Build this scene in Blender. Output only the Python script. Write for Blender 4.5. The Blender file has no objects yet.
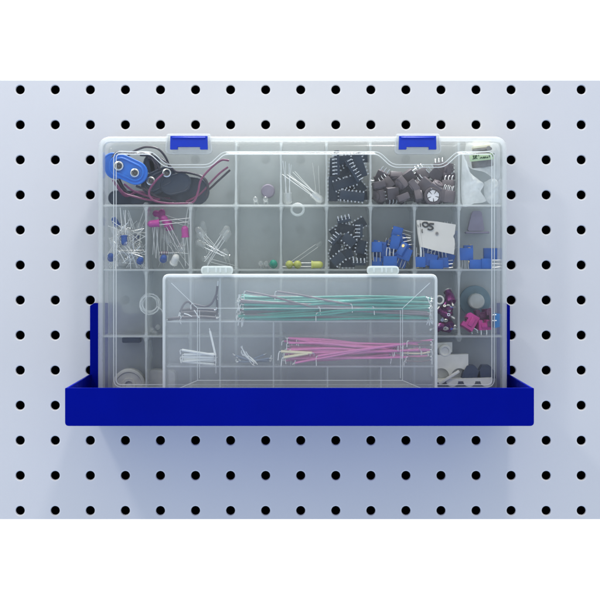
import bpy, bmesh, math, random
from mathutils import Vector, Matrix
R = math.radians
scene = bpy.context.scene
COL = scene.collection
D = 965.0          # camera distance from the pegboard face, mm
S = 0.7236         # mm per photo pixel on the pegboard face (one-inch hole pitch)
MM = 0.001

def P(px, py, d):
    """point (mm) seen at photo pixel px,py that lies d mm in front of the pegboard"""
    k = S*(D-d)/D
    return Vector(((px-299)*k, -d, (252-py)*k))

def K(d):
    return S*(D-d)/D

# ------------------------------------------------------------------ materials
def new_mat(name):
    m = bpy.data.materials.new(name); m.use_nodes = True
    nt = m.node_tree
    for n in list(nt.nodes): nt.nodes.remove(n)
    return m, nt, nt.nodes.new('ShaderNodeOutputMaterial')

def noise(nt, scale, detail=3.0, rough=.5):
    tc = nt.nodes.new('ShaderNodeTexCoord')
    n = nt.nodes.new('ShaderNodeTexNoise')
    n.inputs['Scale'].default_value = scale
    n.inputs['Detail'].default_value = detail
    n.inputs['Roughness'].default_value = rough
    nt.links.new(tc.outputs['Object'], n.inputs['Vector'])
    return n.outputs[0]

def maprange(nt, src, a, b, lo=.3, hi=.7):
    r = nt.nodes.new('ShaderNodeMapRange')
    r.inputs['From Min'].default_value = lo; r.inputs['From Max'].default_value = hi
    r.inputs['To Min'].default_value = a; r.inputs['To Max'].default_value = b
    nt.links.new(src, r.inputs['Value'])
    return r.outputs[0]

def mixcol(nt, fac, c0, c1):
    x = nt.nodes.new('ShaderNodeMix'); x.data_type = 'RGBA'
    x.inputs[6].default_value = (*c0, 1); x.inputs[7].default_value = (*c1, 1)
    nt.links.new(fac, x.inputs[0])
    return x.outputs[2]

def mat(name, col, rough=.45, metal=0.0, spec=.5, mott=.10, scale=180, bump=0.0, bscale=900, alpha=1.0):
    m, nt, out = new_mat(name)
    b = nt.nodes.new('ShaderNodeBsdfPrincipled')
    f = maprange(nt, noise(nt, scale), 0, 1)
    c0 = tuple(c*(1-mott) for c in col); c1 = tuple(min(1, c*(1+mott)) for c in col)
    nt.links.new(mixcol(nt, f, c0, c1), b.inputs['Base Color'])
    nt.links.new(maprange(nt, noise(nt, scale*2.3), rough*.85, min(1, rough*1.15)), b.inputs['Roughness'])
    b.inputs['Metallic'].default_value = metal
    b.inputs['Specular IOR Level'].default_value = spec
    b.inputs['Alpha'].default_value = alpha
    if bump:
        bp = nt.nodes.new('ShaderNodeBump'); bp.inputs['Strength'].default_value = bump
        bp.inputs['Distance'].default_value = .0003
        nt.links.new(noise(nt, bscale), bp.inputs['Height'])
        nt.links.new(bp.outputs[0], b.inputs['Normal'])
    nt.links.new(b.outputs[0], out.inputs[0])
    return m

def plastic(name, haze, col=(.81, .835, .83), tint=(.987, .993, .993), rough=.18, var=.25, gloss=.9, scale=25, bump=.1):
    """thin frosted clear polypropylene: some light straight through, some scattered, a soft sheen"""
    m, nt, out = new_mat(name)
    tr = nt.nodes.new('ShaderNodeBsdfTransparent'); tr.inputs[0].default_value = (*tint, 1)
    df = nt.nodes.new('ShaderNodeBsdfDiffuse'); df.inputs[0].default_value = (*col, 1)
    tl = nt.nodes.new('ShaderNodeBsdfTranslucent'); tl.inputs[0].default_value = (*col, 1)
    gl = nt.nodes.new('ShaderNodeBsdfGlossy'); gl.inputs['Roughness'].default_value = rough
    m1 = nt.nodes.new('ShaderNodeMixShader'); m1.inputs[0].default_value = .5
    nt.links.new(df.outputs[0], m1.inputs[1]); nt.links.new(tl.outputs[0], m1.inputs[2])
    m2 = nt.nodes.new('ShaderNodeMixShader')
    nt.links.new(maprange(nt, noise(nt, scale, 5), haze*(1-var), haze*(1+var)), m2.inputs[0])
    nt.links.new(tr.outputs[0], m2.inputs[1]); nt.links.new(m1.outputs[0], m2.inputs[2])
    fr = nt.nodes.new('ShaderNodeFresnel'); fr.inputs[0].default_value = 1.45
    mu = nt.nodes.new('ShaderNodeMath'); mu.operation = 'MULTIPLY'; mu.inputs[1].default_value = gloss
    geo = nt.nodes.new('ShaderNodeNewGeometry')
    fs = nt.nodes.new('ShaderNodeMath'); fs.operation = 'SUBTRACT'; fs.inputs[0].default_value = 1.0
    nt.links.new(geo.outputs['Backfacing'], fs.inputs[1])
    mb2 = nt.nodes.new('ShaderNodeMath'); mb2.operation = 'MULTIPLY'
    nt.links.new(fr.outputs[0], mb2.inputs[0]); nt.links.new(fs.outputs[0], mb2.inputs[1])
    nt.links.new(mb2.outputs[0], mu.inputs[0])
    bp = nt.nodes.new('ShaderNodeBump'); bp.inputs['Strength'].default_value = bump
    bp.inputs['Distance'].default_value = .0004
    nt.links.new(noise(nt, 90, 2), bp.inputs['Height'])
    nt.links.new(bp.outputs[0], gl.inputs['Normal'])
    m3 = nt.nodes.new('ShaderNodeMixShader')
    nt.links.new(mu.outputs[0], m3.inputs[0]); nt.links.new(m2.outputs[0], m3.inputs[1]); nt.links.new(gl.outputs[0], m3.inputs[2])
    nt.links.new(m3.outputs[0], out.inputs[0])
    return m

M = {}
M['board'] = mat('pegboard_paint', (.655, .655, .672), .42, spec=.35, mott=.02, scale=9, bump=.12, bscale=1500)
M['rim_halo'] = mat('hole_rim_halo', (.80, .80, .82), .3, spec=.5, mott=.06, scale=500)  # bright halo round each hole, painted as a lighter edge colour
M['dark'] = mat('hole_shade_black', (.004, .004, .005), .9, spec=.05)
M['white_backdrop'] = mat('white_backdrop_paint', (.93, .93, .93), .8, spec=.1, mott=.004, scale=4)
M['blue_steel'] = mat('blue_powder_coat', (.0001, .0045, .245), .40, spec=.03, mott=.05, scale=30, bump=.25, bscale=1800)
M['body'] = plastic('box_body_plastic', .16, var=.2)
M['back'] = plastic('box_back_plastic', .60, col=(.70, .735, .725), var=.2)
M['divider'] = plastic('divider_plastic', .43, col=(.87, .90, .89), var=.2)
M['lid'] = plastic('box_lid_plastic', .027, var=.6, rough=.14, gloss=.6)
M['rim'] = plastic('lid_rim_plastic', .34, col=(.75, .78, .775), var=.15, rough=.25)
M['bead'] = plastic('lid_ridge_plastic', .66, col=(.88, .91, .91), var=.1, rough=.5, gloss=.15)
M['small_lid'] = plastic('small_lid_plastic', .14, col=(.86, .90, .935), var=.35, rough=.12)
M['small_divider'] = plastic('small_divider_plastic', .34, col=(.86, .90, .91), var=.2)
M['small_body'] = plastic('small_body_plastic', .12, col=(.84, .89, .91), var=.2)
M['tab'] = plastic('tab_plastic', .62, col=(.84, .88, .87), var=.1, rough=.15)
M['latch_blue'] = mat('latch_blue_plastic', (.002, .032, .44), .35, mott=.05, spec=.4)
M['snap_blue'] = mat('snap_blue_vinyl', (.006, .15, .60), .4, mott=.08)
M['snap_black'] = mat('snap_black_vinyl', (.005, .017, .040), .5, mott=.2)
M['metal'] = mat('tinned_metal', (.72, .72, .70), .28, metal=1.0, mott=.06)
M['lead'] = mat('tinned_leads', (.86, .86, .84), .35, metal=.75, mott=.05)
M['pin'] = mat('dull_pin_metal', (.66, .68, .70), .35, metal=.85)
M['dark_metal'] = mat('shadowed_brass', (.10, .095, .09), .4, metal=.6)
M['wire_red'] = mat('red_purple_insulation', (.17, .028, .095), .4)
M['wire_black'] = mat('black_purple_insulation', (.022, .016, .030), .4)
M['clear_lens'] = plastic('clear_lens', .09, col=(.95, .95, .93), rough=.05, gloss=2.6, var=.3, scale=400)
M['pink_lens'] = mat('pink_lens', (.43, .030, .27), .22, mott=.12, alpha=.93)
M['blue_lens'] = mat('blue_lens', (.010, .075, .33), .25, mott=.12, alpha=.93)
M['green_lens'] = mat('green_lens', (.005, .30, .20), .25, mott=.12, alpha=.93)
M['yellow_lens'] = mat('yellow_lens', (.55, .58, .14), .25, mott=.12, alpha=.9)
M['white_lens'] = mat('white_lens', (.75, .75, .72), .3, mott=.05, alpha=.92)
M['chip'] = mat('chip_epoxy', (.003, .016, .038), .5, mott=.2)
M['pot'] = mat('pot_plastic', (.074, .059, .068), .5, mott=.25, scale=120)
M['pot_b'] = mat('pot_plastic_pale', (.105, .085, .096), .5, mott=.25, scale=120)
M['pot_face'] = mat('pot_white_rotor', (.72, .70, .70), .4)
M['trim'] = mat('trimmer_blue_plastic', (.004, .088, .385), .38, mott=.12)
M['brass'] = mat('brass_screw', (.6, .45, .2), .3, metal=1.0)
M['paper'] = mat('white_paper', (.63, .61, .57), .8, spec=.1, mott=.05, scale=60)
M['ink'] = mat('black_marker_ink', (.03, .03, .03), .6)
M['ink_green'] = mat('dark_green_ink', (.02, .07, .02), .6)
M['label_green'] = mat('pale_green_label', (.56, .70, .42), .5, mott=.06)
M['grey_roll'] = mat('grey_roll', (.22, .21, .21), .5, mott=.2)
M['cream'] = mat('cream_paper', (.78, .76, .60), .6)
M['bag'] = plastic('white_film', .56, col=(.95, .97, .97), var=.4, rough=.2, scale=70)
M['teal_disc'] = mat('teal_disc', (.13, .21, .25), .5)
M['disc_hub'] = mat('pale_hub', (.48, .50, .48), .5)
M['magenta'] = mat('magenta_plastic', (.40, .018, .20), .38, mott=.15)
M['plum'] = mat('plum_plastic', (.075, .010, .060), .4, mott=.2)
M['purple_metal'] = mat('purple_anodised', (.16, .03, .14), .25, metal=.7, mott=.2)
M['sky_plastic'] = mat('light_blue_plastic', (.02, .25, .66), .4)
M['white_plastic'] = mat('white_moulded_plastic', (.66, .66, .62), .45, mott=.06)
M['pale_grey'] = mat('pale_grey_plastic', (.40, .40, .385), .5, mott=.08)
M['navy'] = mat('navy_plastic', (.014, .028, .070), .5, mott=.15)
M['lilac'] = mat('lilac_plastic', (.28, .245, .315), .5, mott=.1)
M['j_teal'] = mat('teal_insulation', (.030, .30, .235), .45, mott=.10)
M['j_taupe'] = mat('taupe_insulation', (.18, .14, .155), .45, mott=.10)
M['j_pink'] = mat('pink_insulation', (.64, .18, .43), .4, mott=.10)
M['j_cream'] = mat('cream_insulation', (.72, .66, .46), .4, mott=.08)
M['j_white'] = mat('white_insulation', (.86, .88, .86), .4, mott=.04)
M['j_slate'] = mat('slate_insulation', (.15, .20, .28), .45, mott=.10)
M['j_black'] = mat('charcoal_insulation', (.065, .055, .070), .45, mott=.15)

# ------------------------------------------------------------------ mesh building
def catmull(pts, n=6):
    pts = [Vector(p) for p in pts]
    if len(pts) < 3: return pts
    q = [2*pts[0]-pts[1]] + pts + [2*pts[-1]-pts[-2]]
    out = []
    for i in range(1, len(q)-2):
        a, b, c, d = q[i-1], q[i], q[i+1], q[i+2]
        for k in range(n):
            t = k/n
            out.append(.5*((2*b)+(c-a)*t+(2*a-5*b+4*c-d)*t*t+(3*b-a-3*c+d)*t**3))
    out.append(pts[-1])
    return out

def roundpoly(pts, n=6):
    """pts: (x, z, r) -> list of (x, z) with rounded corners"""
    out = []
    N = len(pts)
    for i, (x, z, r) in enumerate(pts):
        p = Vector((x, z)); a = Vector(pts[i-1][:2]); b = Vector(pts[(i+1) % N][:2])
        u = (a-p); v = (b-p)
        lu, lv = u.length, v.length
        if r <= 0: out.append(p); continue
        u.normalize(); v.normalize()
        ang = u.angle(v)
        t = min(r/math.tan(ang/2), lu*.49, lv*.49)
        s, e = p+u*t, p+v*t
        for k in range(n+1):
            f = k/n
            out.append((1-f)**2*s + 2*f*(1-f)*p + f*f*e)
    return out

def offset(loop, d):
    """inset a closed 2-D loop by d (towards the inside)"""
    N = len(loop); area = sum(loop[i-1].x*loop[i].y-loop[i].x*loop[i-1].y for i in range(N))
    sg = 1 if area > 0 else -1
    out = []
    for i in range(N):
        a, p, b = loop[i-1], loop[i], loop[(i+1) % N]
        e1 = (p-a); e2 = (b-p)
        n1 = Vector((-e1.y, e1.x)); n2 = Vector((-e2.y, e2.x))
        if n1.length > 1e-9: n1.normalize()
        if n2.length > 1e-9: n2.normalize()
        n = n1+n2
        if n.length < 1e-9: n = n1
        n.normalize()
        out.append(p+n*sg*d/max(.5, n.dot(n1)))
    return out

class MB:
    def __init__(s): s.bm = bmesh.new()
    def box(s, c, size, M3=None, bev=0.0):
        r = bmesh.ops.create_cube(s.bm, size=1.0)
        vs = r['verts']
        if bev:
            es = list({e for v in vs for e in v.link_edges})
            for v in vs: v.co = Vector((v.co.x*size[0], v.co.y*size[1], v.co.z*size[2]))
            rb = bmesh.ops.bevel(s.bm, geom=es, offset=bev, segments=2, affect='EDGES', profile=.5)
            vs = list({v for f in rb['faces'] for v in f.verts} | {v for v in vs if v.is_valid})
        else:
            for v in vs: v.co = Vector((v.co.x*size[0], v.co.y*size[1], v.co.z*size[2]))
        for v in vs:
            v.co = (M3 @ v.co if M3 else v.co) + Vector(c)
        return s
    def tube(s, pts, r, n=6, closed=False, rfun=None):
        pts = [Vector(p) for p in pts]
        rings = []; N = len(pts)
        up = None
        for i, p in enumerate(pts):
            if closed: t = pts[(i+1) % N]-pts[i-1]
            else: t = pts[min(i+1, N-1)]-pts[max(i-1, 0)]
            if t.length < 1e-9: t = Vector((0, 0, 1))
            t.normalize()
            if up is None:
                up = t.cross(Vector((.31, .87, .11)))
                if up.length < .1: up = t.cross(Vector((1, 0, 0)))
            up = up - t*up.dot(t)
            if up.length < 1e-6: up = t.orthogonal()
            up.normalize()
            w = t.cross(up)
            rr = rfun(i/(N-1)) if rfun else r
            rings.append([s.bm.verts.new(p+(up*math.cos(a)+w*math.sin(a))*rr) for a in [2*math.pi*k/n for k in range(n)]])
        for i in range(N if closed else N-1):
            A, B = rings[i], rings[(i+1) % N]
            for k in range(n):
                s.bm.faces.new((A[k], A[(k+1) % n], B[(k+1) % n], B[k]))
        if not closed:
            s.bm.faces.new(rings[0]); s.bm.faces.new(rings[-1][::-1])
        return s
    def lathe(s, prof, Mx=None, n=18):
        """prof: (radius, height) along local Z; closed at the ends"""
        Mx = Mx or Matrix.Identity(4)
        rings = []
        for r, h in prof:
            if r < 1e-6: rings.append([s.bm.verts.new(Mx @ Vector((0, 0, h)))])
            else: rings.append([s.bm.verts.new(Mx @ Vector((r*math.cos(2*math.pi*k/n), r*math.sin(2*math.pi*k/n), h))) for k in range(n)])
        for A, B in zip(rings, rings[1:]):
            for k in range(n):
                q = (k+1) % n
                if len(A) == 1 and len(B) == 1: continue
                if len(A) == 1: s.bm.faces.new((A[0], B[k], B[q]))
                elif len(B) == 1: s.bm.faces.new((A[k], A[q], B[0]))
                else: s.bm.faces.new((A[k], A[q], B[q], B[k]))
        for ring in (rings[0], rings[-1]):
            if len(ring) > 1: s.bm.faces.new(ring)
        return s
    def prism(s, loop, y0, y1, Mx=None):
        """closed 2-D loop in XZ extruded along Y"""
        Mx = Mx or Matrix.Identity(4)
        A = [s.bm.verts.new(Mx @ Vector((p[0], y0, p[1]))) for p in loop]
        B = [s.bm.verts.new(Mx @ Vector((p[0], y1, p[1]))) for p in loop]
        N = len(loop)
        for k in range(N):
            q = (k+1) % N
            s.bm.faces.new((A[k], A[q], B[q], B[k]))
        fa = [s.bm.faces.new(A), s.bm.faces.new(B[::-1])]
        for f_ in fa: f_.normal_update()
        bmesh.ops.triangulate(s.bm, faces=fa)
        return s
    def ring(s, outer, inner, y0, y1):
        N = len(outer)
        L = [[s.bm.verts.new((p[0], y, p[1])) for p in lp] for lp, y in ((outer, y0), (outer, y1), (inner, y1), (inner, y0))]
        for j in range(4):
            A, B = L[j], L[(j+1) % 4]
            for k in range(N):
                q = (k+1) % N
                s.bm.faces.new((A[k], A[q], B[q], B[k]))
        return s
    def build(s, name, material, parent=None, origin=(0, 0, 0), smooth=38):
        bm = s.bm
        bmesh.ops.recalc_face_normals(bm, faces=bm.faces)
        o = Vector(origin)
        for v in bm.verts: v.co = (v.co-o)*MM
        me = bpy.data.meshes.new(name); bm.to_mesh(me); bm.free()
        me.materials.append(material)
        if smooth:
            for p in me.polygons: p.use_smooth = True
            me.set_sharp_from_angle(angle=R(smooth))
        ob = bpy.data.objects.new(name, me); COL.objects.link(ob)
        if parent is not None: ob.parent = parent
        else: ob.location = o*MM
        return ob

def solidify(o, t, off=0.0):
    m = o.modifiers.new('Solidify', 'SOLIDIFY'); m.thickness = t*MM; m.offset = off
    return o

def tag(o, label=None, cat=None, group=None, kind=None):
    if label: o['label'] = label
    if cat: o['category'] = cat
    if group: o['group'] = group
    if kind: o['kind'] = kind
    return o

def thing(name, label, cat, loc=(0, 0, 0), group=None):
    o = bpy.data.objects.new(name, None); COL.objects.link(o)
    o.empty_display_size = .005
    o.location = Vector(loc)*MM
    return tag(o, label, cat, group)

def dup(root, label=None, group=None):
    def rec(o, par):
        c = o.copy(); COL.objects.link(c); c.parent = par
        for ch in list(o.children): rec(ch, c)
        return c
    c = rec(root, None)
    if label: c['label'] = label
    if group: c['group'] = group
    return c

def pose(o, px, py, d, ang=0, tilt=0, yaw=0):
    """ang: turn seen by the viewer (counter-clockwise); tilt: about the picture's X; yaw: about its vertical"""
    m = Matrix.Rotation(R(yaw), 4, 'Z') @ Matrix.Rotation(R(tilt), 4, 'X') if (tilt or yaw) else Matrix.Identity(4)
    o.matrix_world = Matrix.Translation(P(px, py, d)*MM) @ (Matrix.Rotation(R(-ang), 4, 'Y') @ m)
    return o

def fit(o, px0, px1, py0, py1, d0=10.5, d1=41.0):
    """nudge a posed thing so that all of it stays inside its compartment"""
    bpy.context.view_layer.update()
    pts = [c.matrix_world @ Vector(b) for c in o.children if c.type == 'MESH' for b in c.bound_box]
    k = GF
    lx, hx, lz, hz = P(px0, 0, k).x*MM, P(px1, 0, k).x*MM, P(0, py1, k).z*MM, P(0, py0, k).z*MM
    for ax, lo, hi in ((0, lx, hx), (1, -d1*MM, -d0*MM), (2, lz, hz)):
        a = min(p[ax] for p in pts); b = max(p[ax] for p in pts)
        s_ = 0
        if b-a > hi-lo: s_ = (lo+hi)/2-(a+b)/2 if ax != 2 else lo-a
        elif a < lo: s_ = lo-a
        elif b > hi: s_ = hi-b
        m = o.matrix_world.copy(); m.translation[ax] += s_; o.matrix_world = m
        bpy.context.view_layer.update()
        pts = [c.matrix_world @ Vector(b2) for c in o.children if c.type == 'MESH' for b2 in c.bound_box]
    return o

rnd = random.Random(11)

# ------------------------------------------------------------------ setting
mb = MB(); mb.box((0, 1300, 0), (6000, 20, 4000))
tag(mb.build('added_backdrop', M['white_backdrop']), kind='structure')  # added backdrop standing in for the blank white bands past the board

# pegboard: one sheet with real punched holes, folded edges, an added black sheet behind
PITCH = 35.09
xs = [20.0+PITCH*k for k in range(-3, 20)]
ys = [89.6+PITCH*k for k in range(13)]
mb = MB(); bm = mb.bm
zt, zb = P(0, 80.3, 0).z, P(0, 519.2, 0).z
xl, xr = P(xs[0]-PITCH/2, 0, 0).x, P(xs[-1]+PITCH/2, 0, 0).x
cache = {}
def vert(x, y, z):
    k = (round(x, 3), round(y, 3), round(z, 3))
    if k not in cache: cache[k] = bm.verts.new((x, y, z))
    return cache[k]
NS = 32
for i, hx in enumerate(xs):
    for j, hy in enumerate(ys):
        c = P(hx, hy, 0)
        x0 = P(hx-PITCH/2, 0, 0).x; x1 = P(hx+PITCH/2, 0, 0).x
        z1 = zt if j == 0 else P(0, hy-PITCH/2, 0).z
        z0 = zb if j == len(ys)-1 else P(0, hy+PITCH/2, 0).z
        sq = []
        q = NS//4
        for k in range(q): sq.append((x1, z0+(z1-z0)*k/q))
        for k in range(q): sq.append((x1+(x0-x1)*k/q, z1))
        for k in range(q): sq.append((x0, z1+(z0-z1)*k/q))
        for k in range(q): sq.append((x0+(x1-x0)*k/q, z0))
        angs = [(-math.pi/4+2*math.pi*k/NS) for k in range(NS)]
        rings = [[vert(a, 0, b) for a, b in sq]]
        for r, y in ((4.0, 0), (3.72, .12), (3.4, .4), (3.22, .9), (3.2, 1.8)):
            rings.append([vert(c.x+r*math.cos(t), y, c.z+r*math.sin(t)) for t in angs])
        for A, B in zip(rings, rings[1:]):
            for k in range(NS):
                n2 = (k+1) % NS
                bm.faces.new((A[k], A[n2], B[n2], B[k]))
# folded flanges
def strip(a, b, depth):
    (ax, az), (bx, bz) = a, b
    v = [bm.verts.new((ax, 0, az)), bm.verts.new((bx, 0, bz)), bm.verts.new((bx, depth, bz)), bm.verts.new((ax, depth, az))]
    bm.faces.new(v)
for a, b in (((xl, zt), (xr, zt)), ((xr, zt), (xr, zb)), ((xr, zb), (xl, zb)), ((xl, zb), (xl, zt))): strip(a, b, 18)
board = mb.build('pegboard', M['board'], None, (0, 0, 0), 14)
board.data.materials.append(M['rim_halo'])
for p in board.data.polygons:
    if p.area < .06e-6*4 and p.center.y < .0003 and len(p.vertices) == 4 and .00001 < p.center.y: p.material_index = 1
tag(board, 'pale grey lilac pegboard panel with rows of round black holes', 'pegboard')
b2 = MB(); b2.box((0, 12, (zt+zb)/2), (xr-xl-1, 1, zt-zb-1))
b2.build('hole_shade_sheet', M['dark'], board)  # black sheet added behind so the holes stay dark

# ------------------------------------------------------------------ blue tray
FL = P(65, 388, 101); FR = P(534, 426, 101)
x0, x1, ztop, zbot = FL.x, FR.x, FL.z, FR.z
tray = thing('storage_tray', 'deep blue metal tray holding both clear boxes on the pegboard', 'tray', (0, -50, zbot))
org = (0, -50, zbot)
mb = MB()
lp = roundpoly([(x0, ztop, .6), (x1, ztop, .6), (x1, zbot, 2.6), (x0, zbot, 2.6)], 5)
mb.prism(lp, -101, -99.4)
ob = mb.build('front_lip', M['blue_steel'], tray, org)
bv = ob.modifiers.new('Bevel', 'BEVEL'); bv.width = .0007; bv.segments = 3; bv.limit_method = 'ANGLE'
for sx in (0, 1):
    xx = x0+.85 if sx == 0 else x1-.85
    mb = MB(); mb.box((xx, -50.7, (ztop+zbot)/2+.4), (1.5, 97.2, ztop-zbot-1.2), bev=.25)
    mb.build('side_panel', M['blue_steel'], tray, org)
mb = MB(); mb.box(((x0+x1)/2, -50.7, zbot+.9), (x1-x0-3.4, 97.0, 1.4)); mb.build('base', M['blue_steel'], tray, org)
# back plate with two ears and dark pads painting the shade of hanging slots
ze = P(0, 303, 2).z; zm = P(0, 314, 2).z
bl, br = P(90, 0, 2).x, P(510, 0, 2).x
ear = 24
lp = roundpoly([(bl, zbot, 1), (bl, ze-2, .5), (bl+3, ze, 1), (bl+ear-2, ze, 2), (bl+ear, zm, 2), (br-ear, zm, 2), (br-ear+2, ze, 2), (br-3, ze, 1), (br, ze-2, .5), (br, zbot, 1)], 4)
mb = MB(); mb.prism(lp, -1.9, -.4); back = mb.build('back_plate', M['blue_steel'], tray, org)
for px in (132, 299, 466):
    c = P(px, 339, 2); k = K(2)
    lp = roundpoly([(c.x-8.5*k, c.z-2.2, 1.8), (c.x+8.5*k, c.z-2.2, 1.8), (c.x+8.5*k, c.z+2.2, 1.8), (c.x-8.5*k, c.z+2.2, 1.8)], 5)
    mb = MB(); mb.prism(lp, -2.6, -1.95); mb.build('slot_shade_pad', M['dark'], back, org)

# ------------------------------------------------------------------ large organizer
ZF = zbot+1.8                    # tray floor
LD = 47.0
def rect(px0, py0, px1, z1, d, r, n=8):
    a = P(px0, py0, d); b = P(px1, 0, d)
    return roundpoly([(a.x, z1, r), (b.x, z1, r), (b.x, a.z, r), (a.x, a.z, r)], n)
lorg = (0, -25, ZF)
big = thing('organizer_box', 'large frosted clear organizer box with two blue latches and many compartments', 'organizer box', lorg)
outer = rect(98, 136.5, 507, ZF, LD, 9)
inner = offset(outer, 3.4)
mb = MB(); mb.ring(outer, inner, -LD, -36.5)
rim = mb.build('lid_rim', M['rim'], big, lorg)
bv = rim.modifiers.new('Bevel', 'BEVEL'); bv.width = .0009; bv.segments = 3; bv.limit_method = 'ANGLE'
# lid sheet with its raised panel and the two dips below the latches
def lidpt(px, py, r):
    p = P(px, py, LD); return (p.x, p.z, r)
panel = [lidpt(113.5, 151.5, 5), lidpt(152, 151.5, 9), lidpt(166, 164.5, 9), lidpt(209, 164.5, 9), lidpt(223, 151.5, 9),
         lidpt(379, 151.5, 9), lidpt(393, 164.5, 9), lidpt(443, 164.5, 9), lidpt(457, 151.5, 9), lidpt(494.5, 151.5, 5),
         lidpt(494.5, 387.5, 6), lidpt(113.5, 387.5, 6)]
B = roundpoly(panel, 7); C = offset(B, 2.0)
mb = MB(); bm = mb.bm
A = offset(outer, 3.2)
def loopv(lp, y): return [bm.verts.new((p.x, y, p.y)) for p in lp]
va, vb, vc = loopv(A, -45.6), loopv(B, -45.6), loopv(C, -47.6)
def loope(v): return [bm.edges.new((v[i-1], v[i])) for i in range(len(v))]
bmesh.ops.triangle_fill(bm, use_beauty=True, edges=loope(va)+loope(vb))
for k in range(len(vb)):
    q = (k+1) % len(vb); bm.faces.new((vb[k], vb[q], vc[q], vc[k]))
f = bm.faces.new(vc); f.normal_update(); bmesh.ops.triangulate(bm, faces=[f])
lid = mb.build('lid', M['lid'], big, lorg, 25)
solidify(lid, 1.1)
mb = MB()
mb.tube([(p.x, -46.0, p.y) for p in B], .34, 6, closed=True)
mb.tube([(p.x, -48.1, p.y) for p in C], .34, 6, closed=True)
mb.build('lid_ridge', M['bead'], lid, lorg)
# latches
for px in (189, 417.5):
    k = K(LD)
    c = P(px, 145, LD)
    so = roundpoly([(c.x-24*k, c.z-9.5*k, 4), (c.x+24*k, c.z-9.5*k, 4), (c.x+22*k, c.z+11*k, 2), (c.x-22*k, c.z+11*k, 2)], 5)
    mb = MB(); mb.ring(so, offset(so, 1.0), -49.6, -44); mb.prism(offset(so, .9), -47.6, -46.4)
    seat = mb.build('latch_seat', M['rim'], big, lorg)
    a = P(px-18.5, 136, 51); b = P(px+18.5, 149.5, 51)
    mb = MB()
    foot = 2.6; h = a.z-b.z; w = b.x-a.x
    prof = [(a.x, a.z, 1.2), (b.x, a.z, 1.2), (b.x+.2, b.z, .8), (b.x-5, b.z, .5), (b.x-5, b.z+1.7, .3), (a.x+5, b.z+1.7, .3), (a.x+5, b.z, .5), (a.x-.2, b.z, .8)]
    mb.prism([(p[0], p[1]) for p in prof], -52.5, -48.2)
    mb.box(((a.x+b.x)/2, -52.9, a.z-1.4), (w-2.5, 1.0, 1.1), bev=.3)
    lt = mb.build('latch', M['latch_blue'], big, lorg)
    bv = lt.modifiers.new('Bevel', 'BEVEL'); bv.width = .00015; bv.segments = 2; bv.limit_method = 'ANGLE'
    mb = MB(); mb.box(((a.x+b.x)/2, -51.2, b.z+1.0), (w-10.4, 2.0, 1.0), bev=.3)
    mb.build('hinge_pin', M['rim'], lt, lorg)
# body
bo = rect(100.5, 139, 504.5, ZF+1, 42, 7); bi = offset(bo, 1.5)
mb = MB(); mb.ring(bo, bi, -45.0, -7.7)
VX = [146, 190.5, 236, 281, 326.5, 370.5, 414.5, 459]
RY = [205.5, 270, 336.5]
GF = 42.0
xL, xR = P(103, 0, 42).x, P(502, 0, 42).x
zT, zB = P(0, 141.5, 42).z, ZF+2.5
for ry in RY:
    z = P(0, ry, GF).z
    pm = MB(); pm.box(((xL+xR)/2, -(GF+8.2)/2, z), (xR-xL+.4, GF-8.4, 1.25), bev=.2); pm.build('partition', M['divider'], big, lorg)
def rib(mb, x, z, w=2.6, y0=-GF-.4, y1=-9):
    mb.prism([(x-w, z), (x-.9, z-w*1.35), (x+.9, z-w*1.35), (x+w, z), (x+1.0, z+w*.8), (x-1.0, z+w*.8)], y0, y1)
levels = [zT]+[P(0, y, GF).z for y in RY]+[zB]
present = {0: [2, 3, 4, 5, 7], 1: list(range(8)), 2: list(range(8)), 3: [0, 1, 2, 3, 4, 5, 6]}
for j, z in enumerate(levels[1:4]):
    for i in range(8):
        if i in present[j] or i in present[j+1]:
            rib(mb, P(VX[i], 0, GF).x, z)
body = mb.build('body', M['body'], big, lorg, 30)
mb = MB(); mb.prism(offset(bo, .3), -7.6, -6.0); mb.build('back_wall', M['back'], big, lorg)
for j in range(4):
    for i in present[j]:
        x = P(VX[i], 0, GF).x; zt_, zb_ = levels[j]-.8, levels[j+1]+.8
        mb = MB()
        m_ = (zt_+zb_)/2; hh = (zt_-zb_)/2
        lp = []
        for t in range(13):
            u = -1+2*t/12; lp.append((x-(.62+.32*abs(u)**3+.12*math.sin(u*9+i)), m_+hh*u))
        for t in range(13):
            u = 1-2*t/12; lp.append((x+(.62+.32*abs(u)**3+.12*math.sin(u*7+j)), m_+hh*u))
        mb.prism(lp, -GF+.8, -8.2)
        mb.build('divider', M['divider'], big, lorg, 50)

# ------------------------------------------------------------------ small organizer
SD = 80.0
sorg = (0, -68, ZF)
small = thing('parts_case', 'small clear case of jumper wires standing in front of the larger organizer', 'parts case', sorg)
outer = rect(162.5, 274, 437.5, ZF, SD, 4.5)
mb = MB(); mb.ring(outer, offset(outer, 2.2), -SD, -70.5)
rim = mb.build('lid_rim', M['rim'], small, sorg)
bv = rim.modifiers.new('Bevel', 'BEVEL'); bv.width = .0008; bv.segments = 3; bv.limit_method = 'ANGLE'
mb = MB(); mb.tube([(p.x, -SD+.3, p.y) for p in offset(outer, .9)], .9, 8, closed=True)
mb.build('lid_bead', M['bead'], rim, sorg)
mb = MB(); bm = mb.bm
A = [Vector(p) for p in offset(outer, 2.0)]
a = P(171, 283, SD); b = P(430, 392, SD); c_ = P(197, 308.5, SD); e_ = P(403, 381, SD)
O = [(a.x, a.z), (b.x, a.z), (b.x, b.z), (a.x, b.z)]; I = [(c_.x, c_.z), (e_.x, c_.z), (e_.x, e_.z), (c_.x, e_.z)]
va = [bm.verts.new((p.x, -78.2, p.y)) for p in A]
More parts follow.
